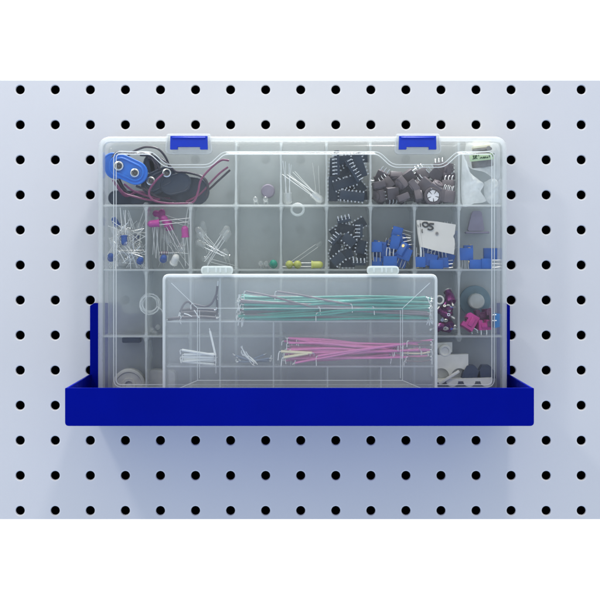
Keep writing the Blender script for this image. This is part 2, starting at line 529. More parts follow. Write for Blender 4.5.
vo = [bm.verts.new((p[0], -78.2, p[1])) for p in O]; vi = [bm.verts.new((p[0], -75.6, p[1])) for p in I]
bmesh.ops.triangle_fill(bm, use_beauty=True, edges=loope(va)+loope(vo))
for k in range(4):
    q = (k+1) % 4; bm.faces.new((vo[k], vo[q], vi[q], vi[k]))
bm.faces.new(vi)
slid = mb.build('lid', M['small_lid'], small, sorg, 4); solidify(slid, 1.0)
mb = MB()
i3 = [Vector((p[0], -75.9, p[1])) for p in I]; i4 = [Vector((p[0]+(1.4 if n_ in (0, 3) else -1.4), -75.6, p[1]+(-1.4 if n_ < 2 else 1.4))) for n_, p in enumerate(I)]
for k in range(4): mb.tube([i3[k], i3[(k+1) % 4]], .22, 6)
mb.tube([i4[0], i4[3]], .22, 6); mb.tube([i4[1], i4[2]], .22, 6)
for k in range(4): mb.tube([Vector((O[k][0], -78.4, O[k][1])), i3[k]], .2, 6)
mb.build('lid_ridge', M['bead'], slid, sorg)
bo = rect(164.5, 276, 435.5, ZF+.8, 72, 3.5)
mb = MB(); mb.ring(bo, offset(bo, 1.2), -77.2, -57.3); mb.build('body', M['small_body'], small, sorg)
mb = MB(); mb.prism(offset(bo, .2), -57.2, -56.0); mb.build('back_wall', M['small_body'], small, sorg)
SF = 75.0
def wall(px0, py0, px1, py1, t=1.0):
    a, b = P(px0, py0, SF), P(px1, py1, SF)
    mb = MB()
    if abs(a.x-b.x) > abs(a.z-b.z): mb.box(((a.x+b.x)/2, -66.2, a.z), (abs(b.x-a.x), 17.5, t))
    else: mb.box((a.x, -66.2, (a.z+b.z)/2), (t, 17.5, abs(b.z-a.z)))
    mb.build('divider', M['small_divider'], small, sorg)
for y in (321.5, 366.5): wall(167, y, 433.5, y)
wall(220, 278, 220, 321, 1.3); wall(220, 322.2, 220, 366, 1.3); wall(273.5, 322.2, 273.5, 366)
for x in (220, 273.5, 327.5, 381): wall(x, 367.2, x, 408)
for px in (217, 383):
    k = K(79); c = P(px, 270.3, 79)
    lp = roundpoly([(c.x-16*k, c.z-4.4*k, 4.3*k), (c.x+16*k, c.z-4.4*k, 4.3*k), (c.x+16*k, c.z+4.4*k, 4.3*k), (c.x-16*k, c.z+4.4*k, 4.3*k)], 8)
    mb = MB(); mb.prism(offset(lp, .4), -77.8, -71); mb.ring(lp, offset(lp, 1.0), -79.2, -70.6)
    tb = mb.build('latch_tab', M['tab'], small, sorg)
    mb = MB()
    for u in (-9, -1, 3.2, 8.8): mb.box((c.x+u*k, -78.3, c.z), (1.2, 1.2, 3.2), bev=.3)
    mb.build('moulded_bump', M['bead'], tb, sorg)

# ------------------------------------------------------------------ component makers (local mm, viewer looks along +Y)
def make_led(name, lens, label, cat, L=24, sc=1.0, bend=0.0, bent_apart=0.0):
    t = thing(name, label, cat)
    mb = MB()
    pr = [(2.9, 0), (2.9, .9), (2.5, 1.0), (2.5, 5.6)]+[(2.5*math.cos(a), 5.6+2.7*math.sin(a)) for a in [R(x) for x in (20, 40, 60, 78)]]+[(0, 8.3)]
    mb.lathe([(r*sc, h*sc) for r, h in pr], n=16); mb.build('lens', lens, t)
    for sx in (-1, 1):
        mb = MB()
        LL = L if sx > 0 else L*.9
        mb.tube([(sx*1.27, 0, .5), (sx*1.27, 0, -3), (sx*(1.27+bent_apart*.3), bend*.3, -LL*.5), (sx*(1.27+bent_apart), bend, -LL)], .23, 5)
        mb.build('lead', M['lead'], t)
    return t

def make_chip(name, n, label, cat, pin_len=3.2):
    t = thing(name, label, cat)
    L = n*2.54*.5-.6
    mb = MB(); mb.box((0, 0, 0), (L, 3.4, 6.3), bev=.35)
    mb.lathe([(.0, -.1), (.9, -.1), (.9, .1), (0, .1)], Matrix.Translation((-L/2+1.4, -1.72, 0)) @ Matrix.Rotation(R(90), 4, 'X'), 10)
    mb.build('case', M['chip'], t)
    pin = None
    for i in range(n//2):
        for sz in (-1, 1):
            x = (i-(n/2-1)/2)*2.54
            if pin is None:
                mb = MB(); mb.box((0, 0, .45), (.9, .35, .9)); mb.box((0, pin_len/2-.1, 1.0), (.52, pin_len, .30))
                pin = mb.build('pin', M['pin'], t); p_ = pin
            else:
                p_ = pin.copy(); COL.objects.link(p_); p_.parent = t
            p_.location = (x*MM, .0003, sz*3.15*MM)
            p_.rotation_euler = (0, 0 if sz > 0 else math.pi, 0)
    return t

def make_trimmer(label, w=7.2, h=7.2, dp=5.0, pin=6.5, m='trim'):
    t = thing('trimmer_potentiometer', label, 'trimmer')
    mb = MB(); mb.box((0, 0, 0), (w, dp, h), bev=.3); mb.build('case', M[m], t)
    mb = MB(); mb.lathe([(0, 0), (1.1, 0), (1.1, .5), (0, .5)], Matrix.Translation((w*.22, 0, h/2-.05)), 10)
    mb.build('screw', M['brass'], t)
    for x in (-2.5, 0, 2.5):
        mb = MB(); mb.tube([(x, 0, -h/2+.3), (x, 0, -h/2-pin*.5), (x+rnd.uniform(-.5, .5), .2, -h/2-pin)], .28, 5); mb.build('lead', M['lead'], t)
    return t

def make_pot(label, m):
    t = thing('potentiometer', label, 'potentiometer')
    mb = MB()
    mb.box((0, 0, 0), (8.4, 4.6, 8.4), bev=.5)
    mb.lathe([(0, 0), (3.4, 0), (3.4, .8), (3.1, 1.0), (1.2, 1.0), (1.2, .6), (0, .6)], Matrix.Translation((0, -2.2, .2)) @ Matrix.Rotation(R(90), 4, 'X'), 18)
    mb.build('case', M[m], t)
    for x in (-2.5, 0, 2.5):
        mb = MB(); mb.tube([(x, 1.2, -4.0), (x, 1.2, -6.2), (x+.4, .4, -7.6)], .32, 5); mb.build('lead', M['pin'], t)
    return t

def hide_proto(o, far=True):
    pass

class Pool:
    """first use returns the thing itself, later uses a copy of it and its parts"""
    def __init__(s, t): s.t = t; s.used = False
    def get(s, label=None, group=None):
        if not s.used:
            s.used = True
            if label: s.t['label'] = label
            if group: s.t['group'] = group
            return s.t
        return dup(s.t, label, group)

# ------------------------------------------------------------------ battery snaps (top left)
def capsule(cx, cz, L, W, ang, n=10):
    ca, sa = math.cos(R(ang)), math.sin(R(ang)); out = []
    h = (L-W)/2
    for sgn in (1, -1):
        for k in range(n+1):
            a = -math.pi/2+math.pi*k/n
            x, z = sgn*(h+W/2*math.cos(a)), sgn*(W/2*math.sin(a))
            out.append(Vector((cx+x*ca-z*sa, cz+x*sa+z*ca)))
    return out

def snap(px, py, d, Lp, Wp, ang, m, label, studs, wires):
    c = P(px, py, d); k = K(d)
    t = thing('battery_snap', label, 'battery snap', c)
    mb = MB()
    cap = capsule(c.x, c.z, Lp*k, Wp*k, ang)
    mb.prism(cap, -d-2.2, -d+2.2)
    for q in (-1.9, 1.9): mb.tube([(p.x, -d+q, p.y) for p in offset(cap, .3)], .7, 8, closed=True)
    if studs:
        mb.tube([(p.x, -d-2.6, p.y) for p in offset(cap, Wp*k*.16)], .8, 8, closed=True)
    mb.build('vinyl_cap', M[m], t, c)
    for (sx, sy, r) in studs:
        s_ = P(sx, sy, d+2); Mx = Matrix.Translation(s_) @ Matrix.Rotation(R(90), 4, 'X')
        mb = MB(); r *= k
        mb.lathe([(0, -.5), (r, -.5), (r, .4), (r*.86, 1.8), (r*.95, 2.2), (r*.72, 2.5), (r*.6, 1.9), (r*.6, .4), (r*.25, .4), (0, .9)], Mx, 20)
        sd = mb.build('stud', M['metal'], t, c)
        mb = MB(); mb.lathe([(0, .42), (r*.56, .42), (r*.56, .5), (r*.2, .5), (r*.2, .8), (0, .8)], Mx, 16); mb.build('socket', M['dark_metal'], sd, c)
    for (wm, r, pts) in wires:
        mb = MB(); mb.tube(catmull([P(*p) for p in pts], 7), r, 7)
        mb.build('lead_wire', M[wm], t, c)
    return t

snap(128.5, 169.5, 36, 39, 23, -25, 'snap_blue', 'bright blue battery snap with two ring studs in the top left compartment',
     [(119, 166, 5.0), (135, 173, 4.6)],
     [('wire_black', .8, [(112, 158, 28), (118, 152, 26), (133, 153, 24), (150, 156, 26), (158, 166, 28), (163, 176, 26)]),
      ('wire_red', .8, [(113, 180, 30), (118, 188, 28), (126, 196, 25), (138, 192, 24), (152, 194, 24)])])
snap(114.5, 166, 24, 26, 20, -66, 'snap_blue', 'blue battery snap lying half hidden behind the studded blue one', [], [('wire_black', .8, [(118, 176, 22), (124, 188, 20), (134, 197, 20), (146, 199, 22)])])
snap(159, 181, 30, 36, 21, 27, 'snap_black', 'black battery snap with two ring studs beside the bright blue snap',
     [(151, 181, 4.6), (167, 173, 4.6)],
     [('wire_black', .8, [(124, 160, 22), (131, 153, 24), (139, 149, 26), (147, 147, 28), (158, 149, 30), (166, 158, 28), (170, 170, 24)]),
      ('wire_red', .75, [(163, 174, 36), (155, 182, 38), (149, 192, 38), (153, 200, 38), (165, 203, 38), (180, 203.5, 38), (193, 202, 38), (198, 192, 38), (201, 180, 37), (210, 169, 35), (221, 160.5, 34), (229, 160.5, 34)])])
snap(186, 190, 22, 46, 27, -8, 'snap_black', 'large black battery snap lying face down under looping purple wires', [],
     [('wire_black', .85, [(172, 172, 24), (182, 172, 26), (194, 174, 28), (204, 178, 30), (208, 186, 30), (206, 196, 28)]),
      ('wire_black', .8, [(180, 178, 20), (190, 182, 18), (200, 192, 18), (208, 190, 20), (218, 181, 22), (230, 170, 24)]),
      ('wire_red', .75, [(186, 202, 26), (200, 194, 24), (211, 182, 24), (220, 173, 24), (228, 167, 24)])])
snap(141, 198, 20, 64, 14, 0, 'snap_black', 'slim black battery snap lying flat along the bottom left of the wire compartment', [],
     [('wire_red', .75, [(170, 199, 30), (152, 197, 32), (142, 194, 31), (132, 190, 30), (124, 184, 30)]),
      ('wire_black', .8, [(117, 180, 26), (122, 188, 24), (131, 195, 23), (142, 197, 23), (150, 192, 24), (156, 170, 22), (150, 157, 20), (140, 155, 20)])])
snap(176, 184, 31, 30, 19, 14, 'snap_black', 'black battery snap lying between the ring studded one and the large face down one', [],
     [('wire_black', .8, [(160, 158, 34), (168, 164, 35), (175, 171, 34), (186, 172, 33), (198, 175, 33), (206, 181, 33), (208, 189, 32)]),
      ('wire_red', .75, [(116, 184, 33), (124, 193, 32), (136, 197, 32), (150, 200, 32), (160, 199, 33)]),
      ('wire_black', .8, [(140, 152, 33), (150, 155, 34), (156, 162, 34), (160, 170, 33)]),
      ('wire_black', .8, [(136, 186, 34), (146, 190, 34), (158, 197, 33), (176, 201, 31)])])
snap(152, 164, 16, 16, 20, 10, 'snap_black', 'small black battery snap at the back between the two studded snaps', [], [('wire_black', .8, [(148, 158, 18), (155, 162, 20), (160, 172, 20), (166, 184, 18)])])

# ------------------------------------------------------------------ light emitting diodes
G = lambda name, lens, label, **kw: Pool(make_led(name, M[lens], label, 'diode', **kw))
clearA = G('light_emitting_diode', 'clear_lens', 'x', L=22, bent_apart=.8)
clearB = G('light_emitting_diode', 'clear_lens', 'x', L=26, bend=3, bent_apart=-.4)
pinkA = G('light_emitting_diode', 'pink_lens', 'x', L=22)
blueA = G('light_emitting_diode', 'blue_lens', 'x', L=20, bent_apart=.6, sc=.86)
greenA = G('light_emitting_diode', 'green_lens', 'x', L=14)
yellowA = G('light_emitting_diode', 'yellow_lens', 'x', L=20)
whiteA = G('light_emitting_diode', 'white_lens', 'x', L=4)
clearT = G('light_emitting_diode', 'clear_lens', 'x', L=12, bent_apart=1.2, bend=2)
clearT2 = G('light_emitting_diode', 'clear_lens', 'x', L=17, bent_apart=-.5, bend=-1)
clearS = Pool(make_led('light_emitting_diode', M['clear_lens'], 'x', 'diode', L=24, sc=.66))

# row 2, first cell: a tangle of clear ones, blue ones among them
g = 'clear diodes tangled in the second row, leftmost compartment'
for i in range(58):
    px = rnd.uniform(109, 142); py = rnd.uniform(230, 267); up = rnd.random() < .6
    ang = rnd.gauss(180 if up else 0, 42)
    fit(pose((clearT if i % 3 else clearT2).get('clear diode with bare leads in the tangle in the second row, leftmost compartment', g), px, py, rnd.uniform(13, 37), ang, rnd.uniform(-18, 18), rnd.uniform(0, 180)), 105, 144.5, 209, 269)
for (px, py, d, ang, tl, lb) in ((124, 231, 34, 185, 8, 'blue diode standing lens down above the tangle of clear diodes'),
                             (141, 229, 18, 160, 8, 'blue diode at the top right edge of the tangle of clear diodes'),
                             (110, 265.5, 35, 10, 70, 'blue diode in the bottom left corner of the tangle of clear diodes'),
                             (143, 265, 36, -10, 74, 'blue diode in the bottom right corner of the tangle of clear diodes'),
                             (107, 226, 12, 30, 8, 'blurred blue diode at the back behind the left lid band')):
    fit(pose(blueA.get(lb, 'loose blue diodes'), px, py, d, ang, tl, 10), 103.5, 144.5, 207, 269.2)
# row 2, second cell: pink ones
for (px, py, d, ang, tl, lb) in ((157.5, 223, 39, 96, 0, 'pink diode lying level with both leads reaching right'),
                                 (168, 226, 33, 28, 0, 'pink diode tilted in the middle of the pink diode compartment'),
                                 (186, 240, 36, 4, 0, 'pink diode standing upright against the right divider'),
                                 (162, 218, 15, 0, 10, 'blurred pink diode at the back left above the resistor'),
                                 (176, 214, 13, 70, 10, 'blurred pink diode at the top back of its compartment'),
                                 (170, 230, 18, 10, 10, 'dim pink diode behind the tilted pink diode')):
    fit(pose(pinkA.get(lb, 'loose pink diodes'), px, py, d, ang, tl, 0), 147.5, 189, 207, 269)
fit(pose(clearA.get('clear diode lens facing out among the pink diodes', 'clear diodes among the pink ones'), 180.5, 246, 38, 200, 65, 0), 147.5, 189, 207, 269)
fit(pose(clearB.get('clear diode lying head down at the right among the pink diodes', 'clear diodes among the pink ones'), 186, 226, 30, 172, 0, 0), 147.5, 189, 207, 269)
fit(pose(clearA.get('clear diode with leads slanting down right among the pink diodes', 'clear diodes among the pink ones'), 178, 252, 26, 35, 0, 0), 147.5, 189, 207, 269)
fit(pose(whiteA.get('milky white diode at the bottom of the pink diode compartment', 'milky white diodes'), 173, 268, 37, -25, 35, 0), 147.5, 189, 207, 269)
fit(pose(blueA.get('blue diode at the bottom of the pink diode compartment', 'loose blue diodes'), 163, 266, 34, 0, 72, 12), 147.5, 189, 207, 269)
res = thing('resistor', 'small purple banded resistor lying level among the pink diodes', 'resistor', P(164, 253, 34))
o_ = P(164, 253, 34)
mb = MB(); mb.lathe([(0, -3.2), (.9, -3.1), (1.25, -2.4), (1.0, -1.6), (1.0, 1.6), (1.25, 2.4), (.9, 3.1), (0, 3.2)], Matrix.Translation(o_) @ Matrix.Rotation(R(90), 4, 'Y'), 12); mb.build('resistor_body', M['disc_hub'], res, o_)
for u in (-2.3, -.6, .9, 2.3):
    mb = MB(); mb.lathe([(1.05, -.32), (1.3, -.3), (1.3, .3), (1.05, .32)], Matrix.Translation(o_+Vector((u, 0, 0))) @ Matrix.Rotation(R(90), 4, 'Y'), 12); mb.build('colour_band', M['plum'], res, o_)
mb = MB(); mb.tube([o_+Vector((3, 0, 0)), o_+Vector((9, 0, .3)), o_+Vector((17, 1, -.5))], .26, 5); mb.build('lead', M['lead'], res, o_)
g = 'clear diodes standing on the left of the pink diode compartment'
for px in (153, 156.5, 160, 163.5, 166.5):
    fit(pose(clearS.get('thin clear diode standing with its long leads down beside the left divider', g), px, 226+rnd.uniform(-4, 3), rnd.uniform(16, 26), rnd.uniform(-7, 7), 0, rnd.uniform(-30, 30)), 147.5, 189, 207, 269)
# row 2, third cell
g = 'clear diodes in the third compartment of the second row'
for (px, py, d, ang, tl, L_, lb) in ((198, 236, 36, 42, 10, 1, 'clear diode, upper left of the third compartment in the second row'),
                             (196, 246, 38, 62, -14, 1, 'clear diode lying left with leads to the lower right in the third compartment'),
                             (205, 241, 30, 48, 0, 1, 'clear diode, centre left of the third compartment in the second row'),
                             (222, 236, 38, -32, 0, 0, 'clear diode head up in the middle of the third compartment in the second row'),
                             (231, 240, 37, -36, 0, 0, 'clear diode beside the right divider of the third compartment in the second row'),
                             (226, 265, 30, 20, 60, 1, 'clear diode low on the right of the third compartment, lens facing out'),
                             (204, 232, 20, 15, 20, 1, 'clear diode at the back of the third compartment in the second row'),
                             (215, 262, 24, 80, 12, 1, 'dim clear diode low in the middle of the third compartment')):
    fit(pose((clearT2 if L_ else clearA).get(lb, g), px, py, d, ang, tl, rnd.uniform(0, 40)), 192, 234.5, 207, 269)
# row 2, fourth and fifth cell
fit(pose(greenA.get('green diode lens facing out at the bottom of the fourth compartment', 'loose green diodes'), 273.5, 264.5, 34, 0, 80, 0), 238, 279.5, 207, 269)
fit(pose(clearS.get('tiny clear diode facing out, left of the pair beside the green diode', 'tiny clear diodes beside the green one'), 261, 266, 34, 0, 82, 0), 238, 279.5, 207, 269)
fit(pose(clearS.get('tiny clear diode facing out, touching the green diode', 'tiny clear diodes beside the green one'), 266.5, 266, 34, 0, 82, 0), 238, 279.5, 207, 269)
fit(pose(yellowA.get('yellow diode lens facing out at the far left of the fifth compartment', 'loose yellow diodes'), 289.5, 267, 34, 0, 84, 0), 282.5, 325, 207, 269)
fit(pose(yellowA.get('yellow diode lens facing out in the middle of the yellow row', 'loose yellow diodes'), 297.5, 267, 34, 0, 84, 0), 282.5, 325, 207, 269)
fit(pose(yellowA.get('yellow diode lying on its side pointing right', 'loose yellow diodes'), 306, 266.5, 36, -90, 0, 0), 282.5, 325, 207, 269)
fit(pose(clearS.get('tiny clear diode at the back of the fifth compartment with leads slanting', 'tiny clear diode leaning'), 319, 246, 14, -55, 0, 0), 282.5, 325, 207, 269)
# row 1, fourth and fifth cell
g = 'clear diodes in the fifth compartment of the top row'
fit(pose(clearB.get('clear diode lying lower centre in the fifth compartment of the top row', g), 299, 195, 37, 235, 0, 0), 282.5, 325, 142, 204.5)
for (px, py, d, ang, lb) in ((321, 203, 38, 229, 'clear diode with long leads slanting up left in the fifth compartment of the top row'),
                             (287, 213, 38, 184, 'clear diode with leads straight up beside the left divider of the fifth top compartment'),
                             (284, 199, 30, 178, 'clear diode behind the upright one beside the left divider in the top row'),
                             (313, 196, 28, 225, 'clear diode behind the slanting one in the fifth top compartment'),
                             (318, 203, 20, 185, 'dim clear diode with dark leads up beside the right divider of the fifth top compartment')):
    fit(pose(clearA.get(lb, g), px, min(py, 201), d, ang, rnd.uniform(-8, 8), rnd.uniform(0, 30)), 282.5, 325, 142, 204.5)
fit(pose(clearS.get('tiny clear diode facing out at the left in the fourth top compartment', 'tiny clear diodes in the fourth top compartment'), 255.5, 202, 35, 0, 82, 0), 237.5, 280, 142, 204.5)
fit(pose(clearS.get('tiny clear diode facing out at the right in the fourth top compartment', 'tiny clear diodes in the fourth top compartment'), 265.5, 202, 35, 0, 82, 0), 237.5, 280, 142, 204.5)
o_ = P(268, 191, 14); mb = MB(); mb.lathe([(0, -3), (5, -3), (5, 0), (4.2, 1.2), (0, 1.6)], Matrix.Translation(o_) @ Matrix.Rotation(R(90), 4, 'X'), 26)
tag(mb.build('round_cap', M['lilac'], None, o_), 'blurred lilac round cap at the back of the fourth top compartment', 'cap')
o_ = P(131.5, 340, 14); mb = MB(); k = K(14)
mb.prism(roundpoly([(o_.x-9*k, o_.z-2.6*k, 1), (o_.x+9*k, o_.z-2.6*k, 1), (o_.x+9*k, o_.z+2.6*k, .6), (o_.x-9*k, o_.z+2.6*k, .6)], 4), -16, -9)
tag(mb.build('slot_shade_bar', M['navy'], None, o_), 'small dark bar added in place of the tray slot, under the partition at the far left above the pale spool', 'bar')  # added bar, its dark colour stands for the open slot behind
# clear ring hanging over the partition
o_ = P(297.5, 209.5, 24)
t = thing('clear_ring', 'clear plastic ring at the top of the fifth compartment in the second row', 'ring', o_)
mb = MB(); mb.tube([o_+Vector((4.3*math.cos(a), 0, 4.0*math.sin(a))) for a in [2*math.pi*k/24 for k in range(24)]], .9, 8, closed=True); mb.build('ring_body', M['bag'], t, o_)

# ------------------------------------------------------------------ integrated circuits
c14 = Pool(make_chip('integrated_circuit', 14, 'x', 'microchip'))
c8 = Pool(make_chip('integrated_circuit', 8, 'x', 'microchip'))
BOT, TOP = 180, 0           # tilt about X: pins towards the viewer or away
chips = [(352, 196, 36, -7, BOT, 'black chip lying level at the bottom, two rows of pins facing out'),
         (337, 163, 37, 92, 90, 'black chip upright in the top left corner of the sixth top compartment'),
         (353, 171, 38, -58, 90, 'black chip slanting in the middle of the sixth top compartment'),
         (364, 165, 34, -72, BOT, 'black chip leaning in the top right corner with a row of pins showing'),
         (346, 160, 24, 4, TOP, 'black chip lying level at the top of the sixth top compartment'),
         (333, 189, 28, 90, TOP, 'black chip upright in the bottom left corner of the sixth top compartment'),
         (345, 183, 31, 18, TOP, 'black chip lying in the middle above the bottom pin rows'),
         (358, 182, 22, -50, TOP, 'black chip deep at the right of the sixth top compartment'),
         (340, 176, 16, 80, TOP, 'black chip at the very back on the left of the sixth top compartment'),
         (352, 190, 14, 5, TOP, 'black chip at the very back on the lower right of the sixth top compartment'),
         (334, 170, 20, 88, TOP, 'black chip upright against the left divider at the back of the sixth top compartment'),
         (360, 196, 16, 3, TOP, 'black chip low at the back right of the sixth top compartment'),
         (341, 196, 20, -4, TOP, 'black chip low at the back left of the sixth top compartment'),
         (357, 158, 16, 0, TOP, 'black chip at the top back of the sixth top compartment'),
         (347, 172, 20, 40, TOP, 'black chip slanting behind the middle of the sixth top compartment')]
for (px, py, d, ang, tl, lb) in chips:
    fit(pose(c14.get(lb, 'black chips in the sixth compartment of the top row'), px, py, d, ang, tl, 0), 327.5, 369.5, 142, 204.5)
g = 'black chips in the sixth compartment of the second row'
for (px, py, d, ang, tl, lb) in ((344, 220, 34, 12, 90, 'topmost black chip on the second row pile'),
                                 (360, 231, 37, 88, 90, 'black chip on edge at the right of the second row pile'),
                                 (349, 240, 36, -40, BOT, 'black chip showing slanting pin rows in the middle of the second row pile'),
                                 (335, 239, 38, 50, 90, 'black chip on edge at the left of the second row pile'),
                                 (338, 259, 37, 40, BOT, 'black chip showing pins in the lower left of the second row pile'),
                                 (359, 263, 39, 0, 90, 'black chip with four bright pins in the bottom right of the second row pile'),
                                 (347, 229, 26, -10, TOP, 'black chip behind the topmost one in the second row pile'),
                                 (361, 247, 30, 80, TOP, 'black chip at the right above the four bright pins'),
                                 (346, 254, 30, 20, TOP, 'black chip in the lower middle of the second row pile'),
                                 (334, 250, 24, 70, TOP, 'black chip against the left divider of the second row pile'),
                                 (348, 264, 28, 0, TOP, 'black chip flat on the bottom of the second row pile'),
                                 (362, 224, 20, 30, TOP, 'black chip at the back right of the second row pile'),
                                 (352, 246, 16, -20, TOP, 'black chip at the back middle of the second row pile'),
                                 (337, 231, 18, 35, TOP, 'black chip at the back left of the second row pile'),
                                 (334, 262, 22, 90, TOP, 'black chip upright in the lower left corner of the second row pile'),
                                 (362, 256, 24, 90, TOP, 'black chip upright at the lower right of the second row pile'),
                                 (343, 240, 20, 0, TOP, 'black chip level at the back of the second row pile'),
                                 (356, 238, 18, 60, TOP, 'black chip slanting at the back right of the second row pile'),
                                 (342, 226, 22, 70, TOP, 'black chip leaning at the upper left of the second row pile')):
    fit(pose(c8.get(lb, g), px, py, d, ang, tl, 0), 328, 369, 207, 269)

# ------------------------------------------------------------------ potentiometers (row 1, wide right cell)
potA, potB = Pool(make_pot('x', 'pot')), Pool(make_pot('x', 'pot_b'))
g = 'grey brown potentiometers heaped in the wide top compartment'
spots = []
for r_, (y, xs_, d0) in enumerate(((196, (378, 391, 404, 417, 446, 453), 36), (185, (376, 388, 401, 413, 425, 437, 449), 33), (176, (381, 394, 408, 422, 436, 450), 28),
                                   (198, (376, 384, 391, 398, 405, 412, 419, 426, 440, 452), 24), (188, (380, 390, 400, 410, 420, 430, 441, 453), 22), (182, (378, 386, 397, 406, 414, 422, 430, 438, 446), 16), (170, (440, 447, 453), 26))):
    for x in xs_: spots.append((x+rnd.uniform(-1.5, 1.5), y+rnd.uniform(-1.5, 1.5), d0+rnd.uniform(-2, 2)))
for i, (x, y, d) in enumerate(spots):
    fit(pose((potA if rnd.random() < .6 else potB).get('grey brown potentiometer in the heap in the wide top compartment', g), x, y, d, rnd.choice((0, 90, 180, 45, -30, 20, -60)) + rnd.uniform(-12, 12), rnd.choice((0, 60, -60, 90, 180, 165, -90, 200)), rnd.uniform(-25, 25)), 372, 457.5, 142, 204.5)
o_ = P(433, 196, 38)
t = thing('rotary_trimmer', 'round grey potentiometer with slotted white face in the heap', 'potentiometer', o_)
Mx = Matrix.Translation(o_) @ Matrix.Rotation(R(90), 4, 'X')
mb = MB(); mb.lathe([(0, -5), (6.2, -5), (6.2, .5), (5.4, 1), (4.6, 1), (4.4, .4), (0, .4)], Mx, 26); mb.build('case', M['pot'], t, o_)
mb = MB()
for k in range(5):
    a = 2*math.pi*k/5+.4
    w = .52
    lp = [(o_.x+r*math.cos(a+s), o_.z+r*math.sin(a+s)) for r, s in ((1.3, -w), (4.0, -w), (4.2, 0), (4.0, w), (1.3, w))]
    mb.prism(lp, -d if False else -39.4, -38.2)
mb.lathe([(0, .3), (1.5, .3), (1.5, 1.3), (0, 1.3)], Mx, 14)
mb.build('rotor', M['pot_face'], t, o_)

# ------------------------------------------------------------------ blue trimmers
trimA = Pool(make_trimmer('x')); trimB = Pool(make_trimmer('x', 9.5, 8.5, 4.8, 6)); trimC = Pool(make_trimmer('x', 6.5, 9.5, 5.5, 7))
pools = (trimA, trimB, trimC)
g = 'blue trimmers in the seventh compartment of the second row'
for i, (px, py, d, ang, tl, lb) in enumerate(((376, 247, 36, 0, 0, 'blue trimmer at the left with its leads hanging down'),
                                 (390, 265, 38, 180, 0, 'blue trimmer upside down at the bottom with leads up'),
                                 (395, 242, 36, -10, 8, 'blue trimmer in the upper middle with leads hanging down'),
                                 (399, 232, 30, 75, 0, 'topmost blue trimmer with one lead pointing right'),
                                 (406, 250, 37, 60, 60, 'blue trimmer turned to show three bright leads'),
                                 (407, 240, 26, 20, 10, 'blue trimmer high on the right of its heap'),
                                 (400, 258, 34, 30, 20, 'blue trimmer low in the middle of its heap'),
                                 (407, 263, 36, -20, 0, 'blue trimmer in the bottom right corner of its heap'),
                                 (380, 262, 26, 10, 0, 'dim blue trimmer in the bottom left corner of its heap'),
                                 (389, 245, 22, 40, 0, 'dim blue trimmer behind the upper middle one'),
                                 (395, 266, 22, 5, 0, 'dim blue trimmer at the bottom back of its heap'),
                                 (384, 255, 31, 24, 0, 'blue trimmer between the left one and the middle of its heap'),
                                 (391, 252, 29, -28, 10, 'blue trimmer leaning left behind the upside down one'),
                                 (411, 243, 32, 100, 0, 'blue trimmer against the right divider of its heap'),
                                 (402, 264, 32, 165, 0, 'blue trimmer with leads up, right of the upside down one'),
                                 (377, 264, 33, 80, 0, 'blue trimmer lying flat under the left one'))):
    fit(pose(pools[i % 3].get(lb, g), px, py, d, ang, tl, 0), 372, 413.5, 207, 269)
g = 'blue trimmers below the paper flag'
for i, (px, py, d, ang, tl, lb) in enumerate(((420, 262, 38, 180, 0, 'blue trimmer on the left that carries the paper flag'),
                                 (430, 260, 35, 170, 0, 'blue trimmer right of the flag bearer, leads up'),
                                 (437, 257, 28, 200, 10, 'dim blue trimmer in the middle below the flag'),
                                 (443, 264, 34, 185, 0, 'blue trimmer at the bottom right below the flag'),
                                 (450, 259, 30, 160, 0, 'blue trimmer against the right divider below the flag'),
                                 (436, 267, 36, 90, 0, 'blue trimmer flat on the bottom below the flag'),
                                 (448, 247, 20, 150, 0, 'blue trimmer behind the right half of the flag'),
                                 (455, 236, 16, 175, 0, 'blue trimmer behind the right edge of the flag'),
                                 (427, 267, 26, 20, 0, 'dim blue trimmer at the back bottom below the flag'))):
    fit(pose(pools[i % 3].get(lb, g), px, py, d, ang, tl, 0), 415.5, 458, 207, 269)
g = 'blue trimmers in the right end compartment of the second row'
for i, (px, py, d, ang, lb) in enumerate(((466, 258, 34, 0, 'blue trimmer standing beside the left divider of the right end compartment'),
                                 (476, 266, 36, 90, 'blue trimmer lying level in the right end compartment'),
                                 (487, 266, 37, 90, 'blue trimmer with leads pointing left in the right end compartment'),
                                 (496, 267, 18, 0, 'blurred blue trimmer behind the right lid band'),
                                 (468, 267, 24, 0, 'dim blue trimmer low behind the standing one'))):
    fit(pose(pools[(i+1) % 3].get(lb, g), px, py, d, ang, 0, 0), 460.5, 502, 207, 269)
rt = random.Random(5)
for i in range(12):
    fit(pose(pools[i % 3].get('dim blue trimmer deep in the heap of the seventh compartment', 'dim blue trimmers in the seventh compartment'), rt.uniform(376, 410), rt.uniform(246, 267), rt.uniform(13, 32), rt.uniform(0, 360), rt.uniform(-40, 40), 0), 372, 413.5, 228, 269)
for i in range(9):
    fit(pose(pools[i % 3].get('dim blue trimmer deep in the heap below the paper flag', 'dim blue trimmers below the paper flag'), rt.uniform(420, 455), rt.uniform(250, 267), rt.uniform(13, 30), rt.uniform(100, 260), rt.uniform(-40, 40), 0), 415.5, 458, 232, 269)
